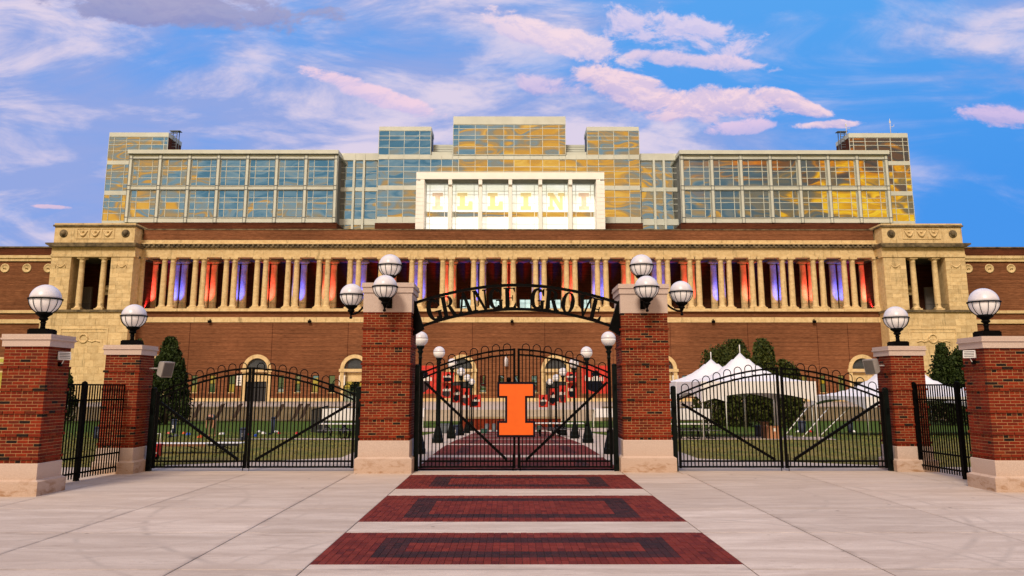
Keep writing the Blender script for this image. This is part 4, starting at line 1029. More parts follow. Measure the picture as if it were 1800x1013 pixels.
def pier(name, label, x0, x1, y0, y1, zb0, zb1, seen_side, group='brick gate piers'):
    """x0..x1, y0..y1: brick shaft; zb0..zb1: brickwork between base and cap"""
    cx, cy = (x0 + x1) / 2, (y0 + y1) / 2
    t_ = thing(name, label, 'gate pier', (cx, cy, 0), 0, group)
    hx, hy = (x1 - x0) / 2, (y1 - y0) / 2
    core = MB(); core.box(-hx + .003, hx - .003, -hy + .003, hy - .003, zb0 - .02, zb1); part('mortar_core', core, 'mortar', t_)
    nc = round((zb1 - zb0) / .068); ch = (zb1 - zb0) / nc
    faces = [('front', hx, hy, 0.0), (seen_side, hy - .09, hx, 0), ('left' if seen_side == 'right' else 'right', hy - .09, hx, 0), ('back', hx, hy, 0)]
    rest = MB(); n_single = 0
    queue = []
    for fi, (fn, half, off, _) in enumerate(faces):
        for j in range(nc):
            jt = nc - 1 - j                      # course counted from the top
            proud = jt % 7 == 6; header = jt % 7 == 0 and jt > 0
            n_ = max(2, round(2 * half / .212)); pitch = 2 * half / n_
            if header: xs = [-half + pitch / 2 * i for i in range(2 * n_ + 1)]
            elif j % 2 == 0: xs = [-half + pitch * i for i in range(n_ + 1)]
            else: xs = [-half] + [-half + pitch * (i + .5) for i in range(n_)] + [half]
            out_ = .032 if proud else (.001 if header else .003)
            hz = ch * .5; z = zb0 + (j + .5) * ch
            ext = out_ - .003 if proud else 0
            for i, (a_, b_) in enumerate(zip(xs, xs[1:])):
                ee = 0
                q0, q1 = a_ + (.0065 if i > 0 else -(ext if fn in ('front', 'back') else 0)), b_ - (.0065 if i < len(xs) - 2 else -(ext if fn in ('front', 'back') else 0))
                m_, ln = (q0 + q1) / 2, q1 - q0
                o_ = out_ + random.uniform(-.0015, .0015) - .045
                if fn == 'front': loc, rz = (m_, -(off + o_), z), 0
                elif fn == 'back': loc, rz = (-m_, off + o_, z), PI
                elif fn == 'right': loc, rz = (off + o_, m_, z), PI / 2
                else: loc, rz = (-(off + o_), -m_, z), -PI / 2
                queue.append((fi, header, ln, loc, rz))
    singles = set()
    order = [i for i, q in enumerate(queue) if q[0] == 0 and not q[1] and q[2] > .15] + [i for i, q in enumerate(queue) if q[0] == 1 and not q[1] and q[2] > .15]
    singles = set(order[:300])
    for i, (fi, hd, ln, loc, rz) in enumerate(queue):
        tn = brick_tone()
        if i in singles: link('brick', brick_mesh(ln, tn), t_, loc, rz)
        else:
            rest.ct = tn; a_, d_, h_ = ln / 2, .045, .0275; c_, s_ = math.cos(rz), math.sin(rz)
            P_ = [(px * c_ - py * s_ + loc[0], px * s_ + py * c_ + loc[1], pz + loc[2]) for (px, py, pz) in
                  [(-a_, -d_, -h_), (a_, -d_, -h_), (a_, -d_, h_), (-a_, -d_, h_), (-a_, d_, -h_), (a_, d_, -h_), (a_, d_, h_), (-a_, d_, h_)]]
            rest.add(P_, [(0, 1, 2, 3), (1, 5, 6, 2), (4, 0, 3, 7), (3, 2, 6, 7), (0, 4, 5, 1)])
    part('brickwork', rest, 'brick_red', t_, stuff=True)
    return t_, cx, cy, hx, hy
def frustum(mb, hx, hy, z0, z1, ex0, ex1):
    vs = [(-hx - ex0, -hy - ex0, z0), (hx + ex0, -hy - ex0, z0), (hx + ex0, hy + ex0, z0), (-hx - ex0, hy + ex0, z0),
          (-hx - ex1, -hy - ex1, z1), (hx + ex1, -hy - ex1, z1), (hx + ex1, hy + ex1, z1), (-hx - ex1, hy + ex1, z1)]
    mb.add(vs, [(0, 3, 2, 1), (4, 5, 6, 7), (0, 1, 5, 4), (1, 2, 6, 5), (2, 3, 7, 6), (3, 0, 4, 7)])
def stone_base(t_, hx, hy, zb0):
    mb = MB(); frustum(mb, hx, hy, 0.0, zb0 * .44, .105, .105); frustum(mb, hx, hy, zb0 * .44, zb0 * .50, .105, .03); part('footing_stone', mb, 'cast_stone', t_)
    mb = MB(); frustum(mb, hx, hy, zb0 * .50, zb0 - .012, .030, .030); frustum(mb, hx, hy, zb0 - .012, zb0, .030, .018); part('base_stone', mb, 'cast_stone', t_)
def stone_cap(t_, hx, hy, z0, hgt, block=0.0):
    z = z0
    if block: mb = MB(); frustum(mb, hx, hy, z, z + block, .014, .014); part('neck_stone', mb, 'cast_stone', t_); z += block
    mb = MB(); frustum(mb, hx, hy, z, z + hgt * .48, .045, .045); part('cap_stone', mb, 'cast_stone', t_)
    mb = MB(); frustum(mb, hx, hy, z + hgt * .48, z + hgt * .56, .045, .075); frustum(mb, hx, hy, z + hgt * .56, z + hgt * .70, .075, .075)
    frustum(mb, hx, hy, z + hgt * .70, z + hgt * .76, .058, .058); frustum(mb, hx, hy, z + hgt * .76, z + hgt, .06, .06); part('cap_moulding', mb, 'cast_stone', t_)
GL = pier('gate_pier', 'tall brick pier left of the arched sign carrying three globe lamps', -3.96, -2.67, 21.8, 23.03, .83, 4.22, 'right')
GR = pier('gate_pier', 'tall brick pier right of the arched sign carrying three globe lamps', 3.05, 4.32, 22.05, 23.28, .83, 4.22, 'left')
for (t_, cx, cy, hx, hy) in (GL, GR): stone_base(t_, hx, hy, .83); stone_cap(t_, hx, hy, 4.22, .27, .53)
small = []
for (lab, x0, x1, y0, side) in (('low brick pier at the far left edge of the photo with a white device', -10.76, -9.83, 17.3, 'right'),
                                ('low brick pier between the left side gate and the angled fence, with a grey speaker', -10.78, -9.87, 21.7, 'right'),
                                ('low brick pier between the right side gate and the angled fence, with a grey speaker', 10.42, 11.33, 22.2, 'left'),
                                ('low brick pier at the far right edge of the photo with a white device', 10.52, 11.45, 17.95, 'left')):
    p_ = pier('low_pier', lab, x0, x1, y0, y0 + .88, .65, 3.07, side, 'low brick piers'); stone_base(p_[0], p_[3], p_[4], .65); stone_cap(p_[0], p_[3], p_[4], 3.07, .26); small.append(p_)

# ------------------------------------------------------------------ globe lamps
def globe_parts(t_, rg, zc, lowmat='opal_globe_lower'):
    """opal globe with dark cage round its lower half; centre at height zc above the thing's origin"""
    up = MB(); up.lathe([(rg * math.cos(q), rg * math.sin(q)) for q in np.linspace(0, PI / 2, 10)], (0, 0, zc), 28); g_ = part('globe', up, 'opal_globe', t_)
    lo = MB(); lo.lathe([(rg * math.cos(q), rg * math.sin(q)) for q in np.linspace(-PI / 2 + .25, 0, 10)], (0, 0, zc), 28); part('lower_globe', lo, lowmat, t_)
    cg = MB(); n_ = 12; rr = rg * 1.045
    cg.lathe([(rr - .012, -.014), (rr + .016, -.014), (rr + .016, .014), (rr - .012, .014), (rr - .012, -.014)], (0, 0, zc), 32)
    for k in range(n_):
        a_ = 2 * PI * (k + .5) / n_
        cg.tube([(rr * math.cos(q) * math.cos(a_), rr * math.cos(q) * math.sin(a_), zc + rr * math.sin(q)) for q in np.linspace(0, -PI / 2 + .28, 9)], .0078, 5)
    part('cage', cg, 'black_iron', t_)
    zb = zc - rr
    fi = MB(); fi.lathe([(.0, zb - .20), (.045, zb - .19), (.055, zb - .14), (.09, zb - .12), (.10, zb - .09), (.075, zb - .07), (.12, zb - .03), (.165, zb + .0), (.175, zb + .035), (.15, zb + .05)], (0, 0, 0), 16)
    part('fitter', fi, 'black_iron', t_)
    return zb - .20
RG = .325
def pedestal_lamp(cx, cy, z0, lab):
    t_ = thing('pier_lamp', lab, 'lamp', (cx, cy, z0), 0, 'caged globe lamps on the piers')
    b_ = MB(); b_.box(-.21, .21, -.21, .21, 0, .13); b_.box(-.19, .19, -.19, .19, .13, .15); part('base_box', b_, 'black_iron', t_)
    st = MB(); st.lathe([(.06, .15), (.05, .20), (.05, .26), (.07, .30)], (0, 0, 0), 12); part('stem', st, 'black_iron', t_)
    globe_parts(t_, RG, .30 + .2 + RG * 1.045 - .03)
zcap = 3.07 + .26
pedestal_lamp(-10.32, 17.85, zcap, 'caged globe lamp on the far left low pier')
pedestal_lamp(-10.33, 22.15, zcap, 'caged globe lamp on the low pier left of the left side gate')
pedestal_lamp(10.88, 22.65, zcap, 'caged globe lamp on the low pier right of the right side gate')
pedestal_lamp(10.92, 18.45, zcap, 'caged globe lamp on the far right low pier')
def top_lamp(cx, cy, z0, zc, lab):
    t_ = thing('pier_lamp', lab, 'lamp', (cx, cy, z0), 0, 'caged globe lamps on the piers')
    b_ = MB(); b_.lathe([(.14, 0), (.14, .04), (.07, .07), (.05, .1)], (0, 0, 0), 14); part('base_box', b_, 'black_iron', t_)
    e_ = globe_parts(t_, RG * .98, zc - z0)
    st = MB(); st.tube([(0, 0, .09), (0, 0, e_ + .03)], .04, 8); part('stem', st, 'black_iron', t_)
top_lamp(-3.36, 22.35, 5.02, 5.58, 'caged globe lamp on top of the tall pier left of the sign')
top_lamp(3.74, 22.6, 5.02, 5.62, 'caged globe lamp on top of the tall pier right of the sign')
def bracket_lamp(attach, loc, lab):
    """attach: point on the stone; loc: globe centre"""
    t_ = thing('bracket_lamp', lab, 'lamp', loc, 0, 'caged globe lamps on the piers')
    e_ = globe_parts(t_, RG * .98, 0.0)
    d = Vector(attach) - Vector(loc); hd = Vector((d.x, d.y, 0)); L_ = hd.length; hd.normalize()
    fn = MB(); fn.lathe([(0, e_ - .13), (.035, e_ - .12), (.045, e_ - .08), (.02, e_ - .05), (.03, e_ - .02), (.03, e_ + .02)], (0, 0, 0), 10); part('finial', fn, 'black_iron', t_)
    arm = MB(); pts = []
    for q in np.linspace(0, 1, 9): pts.append(tuple(hd * (L_ * q)) [:2] + (e_ - .0 + (d.z - e_) * (q ** 2.2),))
    arm.tube(pts, .028, 6); part('arm', arm, 'black_iron', t_)
    pl_ = MB(); s_ = .07
    if abs(hd.y) > abs(hd.x): pl_.box(d.x - s_, d.x + s_, d.y - .03, d.y - .002, d.z - .2, d.z + .2)
    elif hd.x > 0: pl_.box(d.x - .03, d.x - .002, d.y - s_, d.y + s_, d.z - .2, d.z + .2)
    else: pl_.box(d.x + .002, d.x + .03, d.y - s_, d.y + s_, d.z - .2, d.z + .2)
    part('wall_plate', pl_, 'black_iron', t_)
bracket_lamp((-3.26, 21.786, 4.52), (-3.31, 21.25, 4.84), 'caged globe lamp on an arm on the front of the left tall pier')
bracket_lamp((-3.974, 22.4, 4.60), (-4.40, 22.3, 4.74), 'caged globe lamp on an arm on the outer side of the left tall pier')
bracket_lamp((3.65, 22.036, 4.52), (3.68, 21.5, 4.86), 'caged globe lamp on an arm on the front of the right tall pier')
bracket_lamp((4.334, 22.7, 4.66), (4.84, 22.6, 4.86), 'caged globe lamp on an arm on the outer side of the right tall pier')

# ------------------------------------------------------------------ gates
YGATE = 22.35
def gate_post(x, h, lab):
    t_ = thing('gate_post', lab, 'gate post', (x, YGATE, 0), 0, 'steel gate posts')
    mb = MB(); mb.box(-.062, .062, -.062, .062, 0, h); part('shaft', mb, 'green_iron', t_)
    mb = MB(); mb.lathe([(.072, h), (.072, h + .02), (.05, h + .045), (0, h + .06)], (0, 0, 0), 12); part('post_cap', mb, 'green_iron', t_)
    mb = MB(); mb.box(-.02, .02, -.09, -.064, .2, .3); part('hinge', mb, 'black_iron', t_); mb = MB(); mb.box(-.02, .02, -.09, -.064, h - .65, h - .5); part('hinge', mb, 'black_iron', t_)
    return t_
def gate_leaf(xo, xi, zo, zi, nh, lab, grp, tall):
    """leaf between hinge side xo and meeting side xi; top rail rises in an arc from zo to zi"""
    s_ = 1 if xi > xo else -1; L_ = abs(xi - xo)
    t_ = thing('gate_leaf', lab, 'gate', (xo, YGATE, 0), 0, grp)
    Zt = lambda q: zo + (zi - zo) * (1 - (1 - q) ** 1.75)     # q: 0 hinge .. 1 meeting stile
    P_ = lambda q, z, y=0.0: (s_ * L_ * q, y, z)
    gp_ = .145
    zb = .085
    def rail(z, nm='bottom_rail'):
        mb = MB(); mb.box(min(0, s_ * L_), max(0, s_ * L_), -.025, .025, z, z + .045); part(nm, mb, 'black_iron', t_)
    rail(zb); rail(zb + .15)
    for off, nm in ((0, 'top_rail'), (-gp_, 'top_rail')):
        mb = MB(); mb.tube([P_(q, Zt(q) + off) for q in np.linspace(0.0, 1, 22)], .024, sq=True); part(nm, mb, 'black_iron', t_)
    for q, nm in ((0.0, 'stile'), (1.0, 'stile')):
        mb = MB(); x_ = s_ * L_ * q; mb.box(x_ - .032, x_ + .032, -.035, .035, zb - .01, Zt(q) + .03); part(nm, mb, 'black_iron', t_)
    npk = nh * 3; pitch = (L_) / (npk + 1)
    key = {}
    r_ = .0135
    hoops = []
    for i in range(1, npk + 1):
        q = i * pitch / L_
        zt = Zt(q) - gp_
        grp_i = (npk - i) % 3
        loop = grp_i in (0, 2)            # the outer two of every three pickets rise into a hoop
        if not loop or True:
            mb = MB(); mb.tube([(0, 0, zb + .04), (0, 0, zt)], r_, sq=True); o = part('picket', mb, 'black_iron', t_, loc=(s_ * i * pitch, 0, 0))
    k = npk
    while k >= 3:
        qa, qb = k * pitch / L_, (k - 2) * pitch / L_
        za, zb2 = Zt(qa), Zt(qb); top = max(za, zb2) + .06; w2 = pitch
        xm = s_ * (k - 1) * pitch
        pts = [(s_ * k * pitch, 0, za - gp_), (s_ * k * pitch, 0, top)]
        pts += [(xm + s_ * w2 * math.cos(th), 0, top + w2 * math.sin(th)) for th in np.linspace(.25, PI - .25, 7)]
        pts += [(s_ * (k - 2) * pitch, 0, top), (s_ * (k - 2) * pitch, 0, zb2 - gp_)]
        mb = MB(); mb.tube(pts, .0125, 6); part('hoop', mb, 'black_iron', t_)
        if k >= 4:
            qm = (k - 2.5) * pitch / L_; rr = gp_ / 2 - .012; zc_ = Zt(qm) - gp_ / 2; xc_ = s_ * (k - 2.5) * pitch
            mb = MB(); mb.tube([(xc_ + rr * .8 * math.cos(th), 0, zc_ + rr * .8 * math.sin(th)) for th in np.linspace(0, 2 * PI, 13)], .008, 5); part('ring', mb, 'black_iron', t_)
        k -= 3
    mb = MB(); mb.tube([P_(.03, Zt(0.0) - gp_ - .10, -.04), P_(.92 if tall else .93, zb + .21, -.04)], .034, sq=True); part('brace', mb, 'black_iron', t_)
    mb = MB(); mb.tube([P_(.985, .45, -.055), P_(.985, .012, -.055)], .012, 6); part('drop_bolt', mb, 'black_iron', t_)
    return t_
for x, h, lab in ((-2.53, 2.78, 'steel post hinging the left leaf of the middle gate'), (2.87, 2.80, 'steel post hinging the right leaf of the middle gate'),
                  (-4.12, 2.18, 'steel post at the tall pier end of the left side gate'), (4.47, 2.20, 'steel post at the tall pier end of the right side gate'),
                  (-9.70, 2.16, 'steel post at the low pier end of the left side gate'), (10.27, 2.16, 'steel post at the low pier end of the right side gate')):
    gate_post(x, h, lab)
gate_leaf(-2.40, .125, 2.60, 3.24, 8, 'left leaf of the tall middle gate under the arched sign', 'middle gate leaves', True)
gate_leaf(2.74, .245, 2.60, 3.24, 8, 'right leaf of the tall middle gate under the arched sign', 'middle gate leaves', True)
gate_leaf(-4.24, -7.03, 2.02, 2.72, 9, 'inner leaf of the left side gate, hinged near the tall pier', 'side gate leaves', False)
gate_leaf(-9.58, -7.12, 2.06, 2.72, 8, 'outer leaf of the left side gate, hinged near the low pier', 'side gate leaves', False)
gate_leaf(4.60, 7.34, 2.02, 2.72, 9, 'inner leaf of the right side gate, hinged near the tall pier', 'side gate leaves', False)
gate_leaf(10.15, 7.46, 2.06, 2.72, 8, 'outer leaf of the right side gate, hinged near the low pier', 'side gate leaves', False)

# block letter sign hung on the middle gate
ix0, ix1 = -.315, .665; iz0, iz1 = .90, 2.35
t_ = thing('letter_sign', 'orange block letter I sign with navy outline hung on the middle gate', 'sign', ((ix0 + ix1) / 2, YGATE - .1, iz0))
def i_shape(hw, h0, h1, sh, sw):
    return [(-hw, h0), (hw, h0), (hw, h0 + sh), (sw, h0 + sh), (sw, h1 - sh), (hw, h1 - sh), (hw, h1), (-hw, h1), (-hw, h1 - sh), (-sw, h1 - sh), (-sw, h0 + sh), (-hw, h0 + sh)]
H_ = iz1 - iz0
link('outline_plate', poly_mesh('outline_plate', [i_shape(.515, -.01, H_ + .01, .425, .300)], 0, .045, 'navy'), t_)
link('letter_face', poly_mesh('letter_face', [i_shape(.455, .05, H_ - .05, .315, .240)], -.022, -.002, 'logo_orange'), t_)
mb = MB(); mb.box(-.08, .08, .047, .12, .3, .36); mb.box(-.3, .3, .047, .075, H_ * .7, H_ * .7 + .05); part('bracket', mb, 'black_iron', t_)
t_2 = MB(); t_2.lathe([(0, 0), (.05, .02), (.07, .07), (.05, .12), (0, .14)], (-.2, .03, H_ + .001), 8); part('hook', t_2, 'black_iron', t_)

# arched sign
sign = thing('arched_sign', 'black arched steel sign reading GRANGE GROVE between the two tall piers', 'sign', (.2, 22.35, 4.3))
ZL_ = lambda x: 4.355 - .49 * (abs(x - .19) / 2.68) ** 2.0       # lower rail centre line
ZU_ = lambda x: 5.03 - .52 * (abs(x - .19) / 2.88) ** 1.9        # upper rail
xs_ = np.linspace(-2.50, 2.86, 33); xu_ = np.linspace(-2.64, 3.02, 35)
def arc_beam(name, xs, zf, th, dp):
    mb = MB(); vs = []; fs = []
    for x_ in xs: z_ = zf(x_); vs += [(x_ - .2, -dp, z_ - th - 4.3), (x_ - .2, -dp, z_ + th - 4.3), (x_ - .2, dp, z_ + th - 4.3), (x_ - .2, dp, z_ - th - 4.3)]
    for i in range(len(xs) - 1):
        o_ = i * 4
        for k in range(4): fs.append((o_ + k, o_ + (k + 1) % 4, o_ + 4 + (k + 1) % 4, o_ + 4 + k))
    fs += [(3, 2, 1, 0), tuple(len(vs) - 4 + k for k in range(4))]; mb.add(vs, fs); part(name, mb, 'black_iron', sign)
arc_beam('upper_rail', xu_, ZU_, .036, .06); arc_beam('lower_rail', xs_, ZL_, .036, .06)
for s_, xw in ((1, -2.665), (-1, 3.045)):
    g = lambda dx_, z_: (xw - .2 + s_ * dx_, z_ - 4.3)
    pl_ = [g(.002, 3.62), g(.30, 3.80), g(.245, 3.96), g(.05, 4.56), g(.002, 4.60)]
    if s_ < 0: pl_ = pl_[::-1]
    mb = MB(); mb.prism(pl_, -.10, .10); part('end_plate', mb, 'black_iron', sign)
# display serif letters, built of stems, hairlines and bowls
def stroke(p0, p1, w0, w1=None):
    w1 = w0 if w1 is None else w1
    return [(p0[0] - w0 / 2, p0[1]), (p0[0] + w0 / 2, p0[1]), (p1[0] + w1 / 2, p1[1]), (p1[0] - w1 / 2, p1[1])]
def arc_poly(cx, cz, rx, rz, a0, a1, wx, wz, n=14):
    """crescent band: thick where it runs upright (wx), thin where level (wz)"""
    o_, i_ = [], []
    for k in range(n + 1):
        a_ = R(a0 + (a1 - a0) * k / n); o_.append((cx + rx * math.cos(a_), cz + rz * math.sin(a_))); i_.append((cx + (rx - wx) * math.cos(a_), cz + (rz - wz) * math.sin(a_)))
    return [[o_[k], o_[k + 1], i_[k + 1], i_[k]] for k in range(n)]
T_, h_ = .19, .05      # stem and hairline weights for a letter of height 1
def serif_at(x, z, w_, up): return [(x - w_ / 2, z), (x + w_ / 2, z), (x + w_ / 2, z + .05 * up), (x - w_ / 2, z + .05 * up)]
def glyph(ch):
    P = []
    if ch == 'G': P = arc_poly(.33, .5, .33, .52, 48, 312, .20, .11, 18) + [stroke((.55, .02), (.55, .40), .15), serif_at(.50, .38, .32, 1), [(.50, .86), (.57, .64), (.62, .64), (.62, 1.0), (.57, 1.0)]]; W_ = .66
    elif ch == 'R': P = [stroke((.14, 0), (.14, 1), .18), serif_at(.14, 0, .32, 1), serif_at(.12, .95, .28, 1), [(.2, .955), (.3, .955), (.3, 1), (.2, 1)], [(.2, .48), (.3, .48), (.3, .525), (.2, .525)]] + arc_poly(.29, .74, .25, .26, -90, 90, .16, .07, 12) + [[(.27, .5), (.43, .5), (.60, .06), (.44, .0)], [(.44, 0), (.66, 0), (.66, .06), (.58, .06)]]; W_ = .64
    elif ch == 'A': P = [stroke((.08, .03), (.29, 1.0), .085), [(.24, 1), (.36, 1), (.60, .03), (.41, .03)], serif_at(.08, 0, .22, 1), serif_at(.50, 0, .28, 1), [(.14, .30), (.46, .30), (.45, .345), (.15, .345)]]; W_ = .62
    elif ch == 'N': P = [stroke((.08, 0), (.08, 1), .08), stroke((.56, 0), (.56, 1), .08), [(.04, 1), (.20, 1), (.585, 0), (.47, 0)], serif_at(.08, 0, .22, 1), serif_at(.08, .95, .16, 1), serif_at(.56, .95, .22, 1)]; W_ = .64
    elif ch == 'E': P = [stroke((.14, 0), (.14, 1), .18), serif_at(.12, 0, .28, 1), serif_at(.12, .95, .28, 1), [(.2, .95), (.50, .95), (.50, 1), (.2, 1)], [(.2, 0), (.52, 0), (.52, .05), (.2, .05)], [(.2, .48), (.38, .48), (.38, .525), (.2, .525)], [(.50, 1), (.50, .76), (.46, .8), (.40, .955)], [(.53, 0), (.53, .28), (.48, .22), (.40, .045)], [(.36, .38), (.40, .36), (.40, .64), (.36, .62)]]; W_ = .58
    elif ch == 'O': P = arc_poly(.30, .5, .30, .52, 0, 360, .18, .07, 26); W_ = .60
    elif ch == 'V': P = [[(.04, .97), (.23, .97), (.38, .0), (.30, .0)], stroke((.34, .0), (.56, .97), .085), serif_at(.13, .95, .30, 1), serif_at(.56, .95, .22, 1)]; W_ = .64
    return P, W_
zx = lambda X_: 700 + X_ / 4.286
LET = [('G', 290), ('R', 395), ('A', 512), ('N', 625), ('G', 738), ('E', 848), ('G', 1045), ('R', 1152), ('O', 1268), ('V', 1385), ('E', 1478)]
for k, (ch, X_) in enumerate(LET):
    xc = fx(zx(X_), 540, 22.35); zlo, zhi = ZL_(xc) + .03, ZU_(xc) - .03
    slope = (ZL_(xc + .01) - ZL_(xc - .01)) / .02; an = math.atan(slope) * .85; hh = (zhi - zlo) * .93
    polys, W_ = glyph(ch); wd = .385 / .62 * 1.0
    lm = MB()
    for n_, p_ in enumerate(polys):
        q_ = [((x_ - W_ / 2) * wd, z_ * hh) for x_, z_ in p_]
        area = sum(q_[i][0] * q_[(i + 1) % len(q_)][1] - q_[(i + 1) % len(q_)][0] * q_[i][1] for i in range(len(q_)))
        if area < 0: q_ = q_[::-1]
        lm.prism(q_, -.030 - .0004 * n_, .030 + .0004 * n_)
    o = part('letter', lm, 'black_iron', sign, loc=(xc - .2 - math.sin(an) * -.0, 0, zlo - 4.3)); o.rotation_euler = (0, -an, 0)
    o['label'] = f'serif letter {ch} standing on the lower rail'

# ------------------------------------------------------------------ angled side fences
def fence(x0, y0, x1, y1, posts, lab):
    L_ = math.hypot(x1 - x0, y1 - y0); rz = math.atan2(y1 - y0, x1 - x0)
    t_ = thing('iron_fence', lab, 'fence', (x0, y0, 0), rz, 'black picket fences beside the gates'); H = 2.30
    for z in (.16, .52, H - .42, H - .045):
        mb = MB(); mb.box(0, L_, -.018, .018, z, z + .04); part('rail', mb, 'black_iron', t_)
    n_ = int(L_ / .104); pk = MB(); pk.box(-.0125, .0125, -.0125, .0125, .06, H - .046); pm = pk.mesh('picket', 'black_iron')
    for i in range(n_ + 1):
        q = .05 + (L_ - .1) * i / n_
        o = link('picket', pm, t_, (q, -.031, 0))
    for q in posts:
        mb = MB(); mb.box(-.05, .05, -.05, .05, 0, H + .02); p_ = part('post', mb, 'black_iron', t_, loc=(q * L_, 0, 0)); mb = MB(); mb.lathe([(.06, H + .02), (.06, H + .04), (0, H + .07)], (0, 0, 0), 10); part('post_cap', mb, 'black_iron', p_)
fence(-10.62, 18.2, -10.18, 22.0, (0.02, .48, .98), 'black picket fence between the two left low piers')
fence(11.25, 18.9, 10.98, 22.25, (0.02, .42, .98), 'black picket fence between the two right low piers')

# ------------------------------------------------------------------ speakers and white devices on the low piers
for s_, px_, py_, Y_, lab in ((1, 289, 648, 22.1, 'grey horn speaker on an arm on the left low pier'), (-1, 1534, 643, 22.6, 'grey horn speaker on an arm on the right low pier')):
    c_ = at(px_, py_, Y_); t_ = thing('speaker', lab, 'speaker', c_)
    mb = MB(); e_ = .18
    back = [(-.16, .10), (-.16, -.10)]
    # tapered horn box: small rounded back, larger mouth turned down and outwards
    prof = []
    for (d_, hw_, hh_) in ((-.17, .05, .08), (-.13, .11, .14), (-.04, .155, .185), (.08, .17, .20), (.15, .175, .21)):
        prof.append([(s_ * d_, -hw_, -hh_), (s_ * d_, hw_, -hh_), (s_ * d_, hw_, hh_), (s_ * d_, -hw_, hh_)])
    vs = [p_ for r__ in prof for p_ in r__]; fs = [(0, 1, 2, 3), (16, 17, 18, 19)]
    for i in range(4):
        for k in range(4): fs.append((i * 4 + k, i * 4 + (k + 1) % 4, i * 4 + 4 + (k + 1) % 4, i * 4 + 4 + k))
    mb.add(vs, fs); o = part('housing', mb, 'plastic_grey', t_); g_ = MB(); g_.box(.151, .160, -.15, .15, -.18, .18)
    if s_ < 0: g_.v = [(-a_, b_, d_) for a_, b_, d_ in g_.v]
    part('grille', g_, 'mesh_grey', o); o.rotation_euler = (0, R(14) * s_, R(-28) * s_)
    mb = MB(); mb.tube([(-s_ * .12, 0, .0), (-s_ * .40, .0, .0)], .022, 8); part('arm', mb, 'plastic_grey', t_)
for s_, px_, py_, Y_, lab in ((1, 105, 626, 17.75, 'white louvred device on the side of the far left low pier'), (-1, 1712, 623, 18.35, 'white louvred device on the side of the far right low pier')):
    c_ = at(px_, py_, Y_); c_.x = -9.83 + .10 if s_ > 0 else 10.52 - .10
    t_ = thing('wall_device', lab, 'wall device', c_)
    f_ = MB(); f_.box(-.03, .03, -.13, .13, -.085, .085); b_ = part('casing', f_, 'paper_white', t_); b_.rotation_euler = (0, R(-12) * s_, R(-40) * s_)
    for q in range(4):
        v_ = MB(); v_.box(.031, .036, -.11, .11, -.06 + q * .036, -.048 + q * .036)
        if s_ < 0: v_.v = [(-a__, b__, d__) for a__, b__, d__ in v_.v]
        part('slot', v_, 'print_dark', b_)
    a_ = MB(); a_.tube([(0, 0, -.08), (-s_ * .03, 0, -.16), (-s_ * .085, 0, -.18)], .012, 6); part('bracket', a_, 'paper_white', t_); a_ = MB(); a_.box(-.03, .03, -.04, .04, -.04, .04); part('wall_plate', a_, 'black_iron', t_, loc=(-s_ * .07, 0, -.18))

# ------------------------------------------------------------------ lamps along the walk
def post_lamp(x, y, zc, rg, lab):
    z0 = gz(y) + .027; t_ = thing('street_lamp', lab, 'street lamp', (x, y, z0), 0, 'globe lamps along the walk'); H = zc - z0
    b_ = MB(); b_.lathe([(.24, 0), (.24, .16), (.21, .2), (.20, .34), (.17, .42), (.13, .60), (.10, .70)], (0, 0, 0), 8, smooth=False); part('base', b_, 'green_iron', t_)
    s_ = MB(); s_.lathe([(.10, .70), (.075, .85), (.065, 1.2), (.055, H - rg - .42), (.08, H - rg - .40), (.055, H - rg - .36), (.06, H - rg - .25), (.11, H - rg - .18), (.07, H - rg - .13), (.13, H - rg - .04), (.14, H - rg + .02)], (0, 0, 0), 12)
    part('post', s_, 'green_iron', t_)
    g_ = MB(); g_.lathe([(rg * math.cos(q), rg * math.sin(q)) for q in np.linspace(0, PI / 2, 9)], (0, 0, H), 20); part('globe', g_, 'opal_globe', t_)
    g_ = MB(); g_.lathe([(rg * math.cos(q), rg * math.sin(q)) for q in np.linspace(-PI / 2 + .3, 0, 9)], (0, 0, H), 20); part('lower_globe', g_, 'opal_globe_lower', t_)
ordw = ['nearest', 'second', 'third', 'fourth', 'fifth', 'sixth']
for k, (Y_, pl_x, pr_x) in enumerate([(27.8, 739, 1070), (35.3, 772, 1031), (42.6, 795, 1008.5), (50.5, 811, 989), (58, 822, 977), (65.5, 830, 966)]):
    for px_, sd_ in ((pl_x, 'left'), (pr_x, 'right')):
        X_ = fx(px_, 620, Y_); post_lamp(X_, Y_, gz(Y_) + 3.86, .255, f'{ordw[k]} globe street lamp on the {sd_} side of the brick walk')

# ------------------------------------------------------------------ terrace in front of the stadium
YTW = 93.0
zt_w = fz(715, YTW)
def terrace(x0, x1, lab):
    t_ = thing('terrace_wall', lab, 'wall', ((x0 + x1) / 2, YTW, -1.5)); h = (x1 - x0) / 2; H = zt_w + 1.5
    n_ = max(1, round((x1 - x0) / 4.0))
    for i in range(n_):
        mb = MB(); mb.box(-h + 2 * h * i / n_ + .02, -h + 2 * h * (i + 1) / n_ - .02, 0, .35, 0, H - .16); part('wall_panel', mb, 'limestone_wall', t_)
        mb = MB(); mb.box(-h + 2 * h * i / n_ + .01, -h + 2 * h * (i + 1) / n_ - .01, -.06, .42, H - .16, H); part('coping_stone', mb, 'limestone_wall', t_)
    mb = MB(); mb.box(-h, h, -.3, -.002, 0, .12); part('kerb', mb, 'limestone_wall', t_)
    rl = MB()
    for q in np.arange(-h, h, .16): rl.box(q - .016, q + .016, -.46, -.43, .1, H + .55)
    for z in (.12, H + .5): rl.box(-h, h, -.47, -.42, z, z + .05)
    part('iron_railing', rl, 'bin_grey', t_, stuff=True)
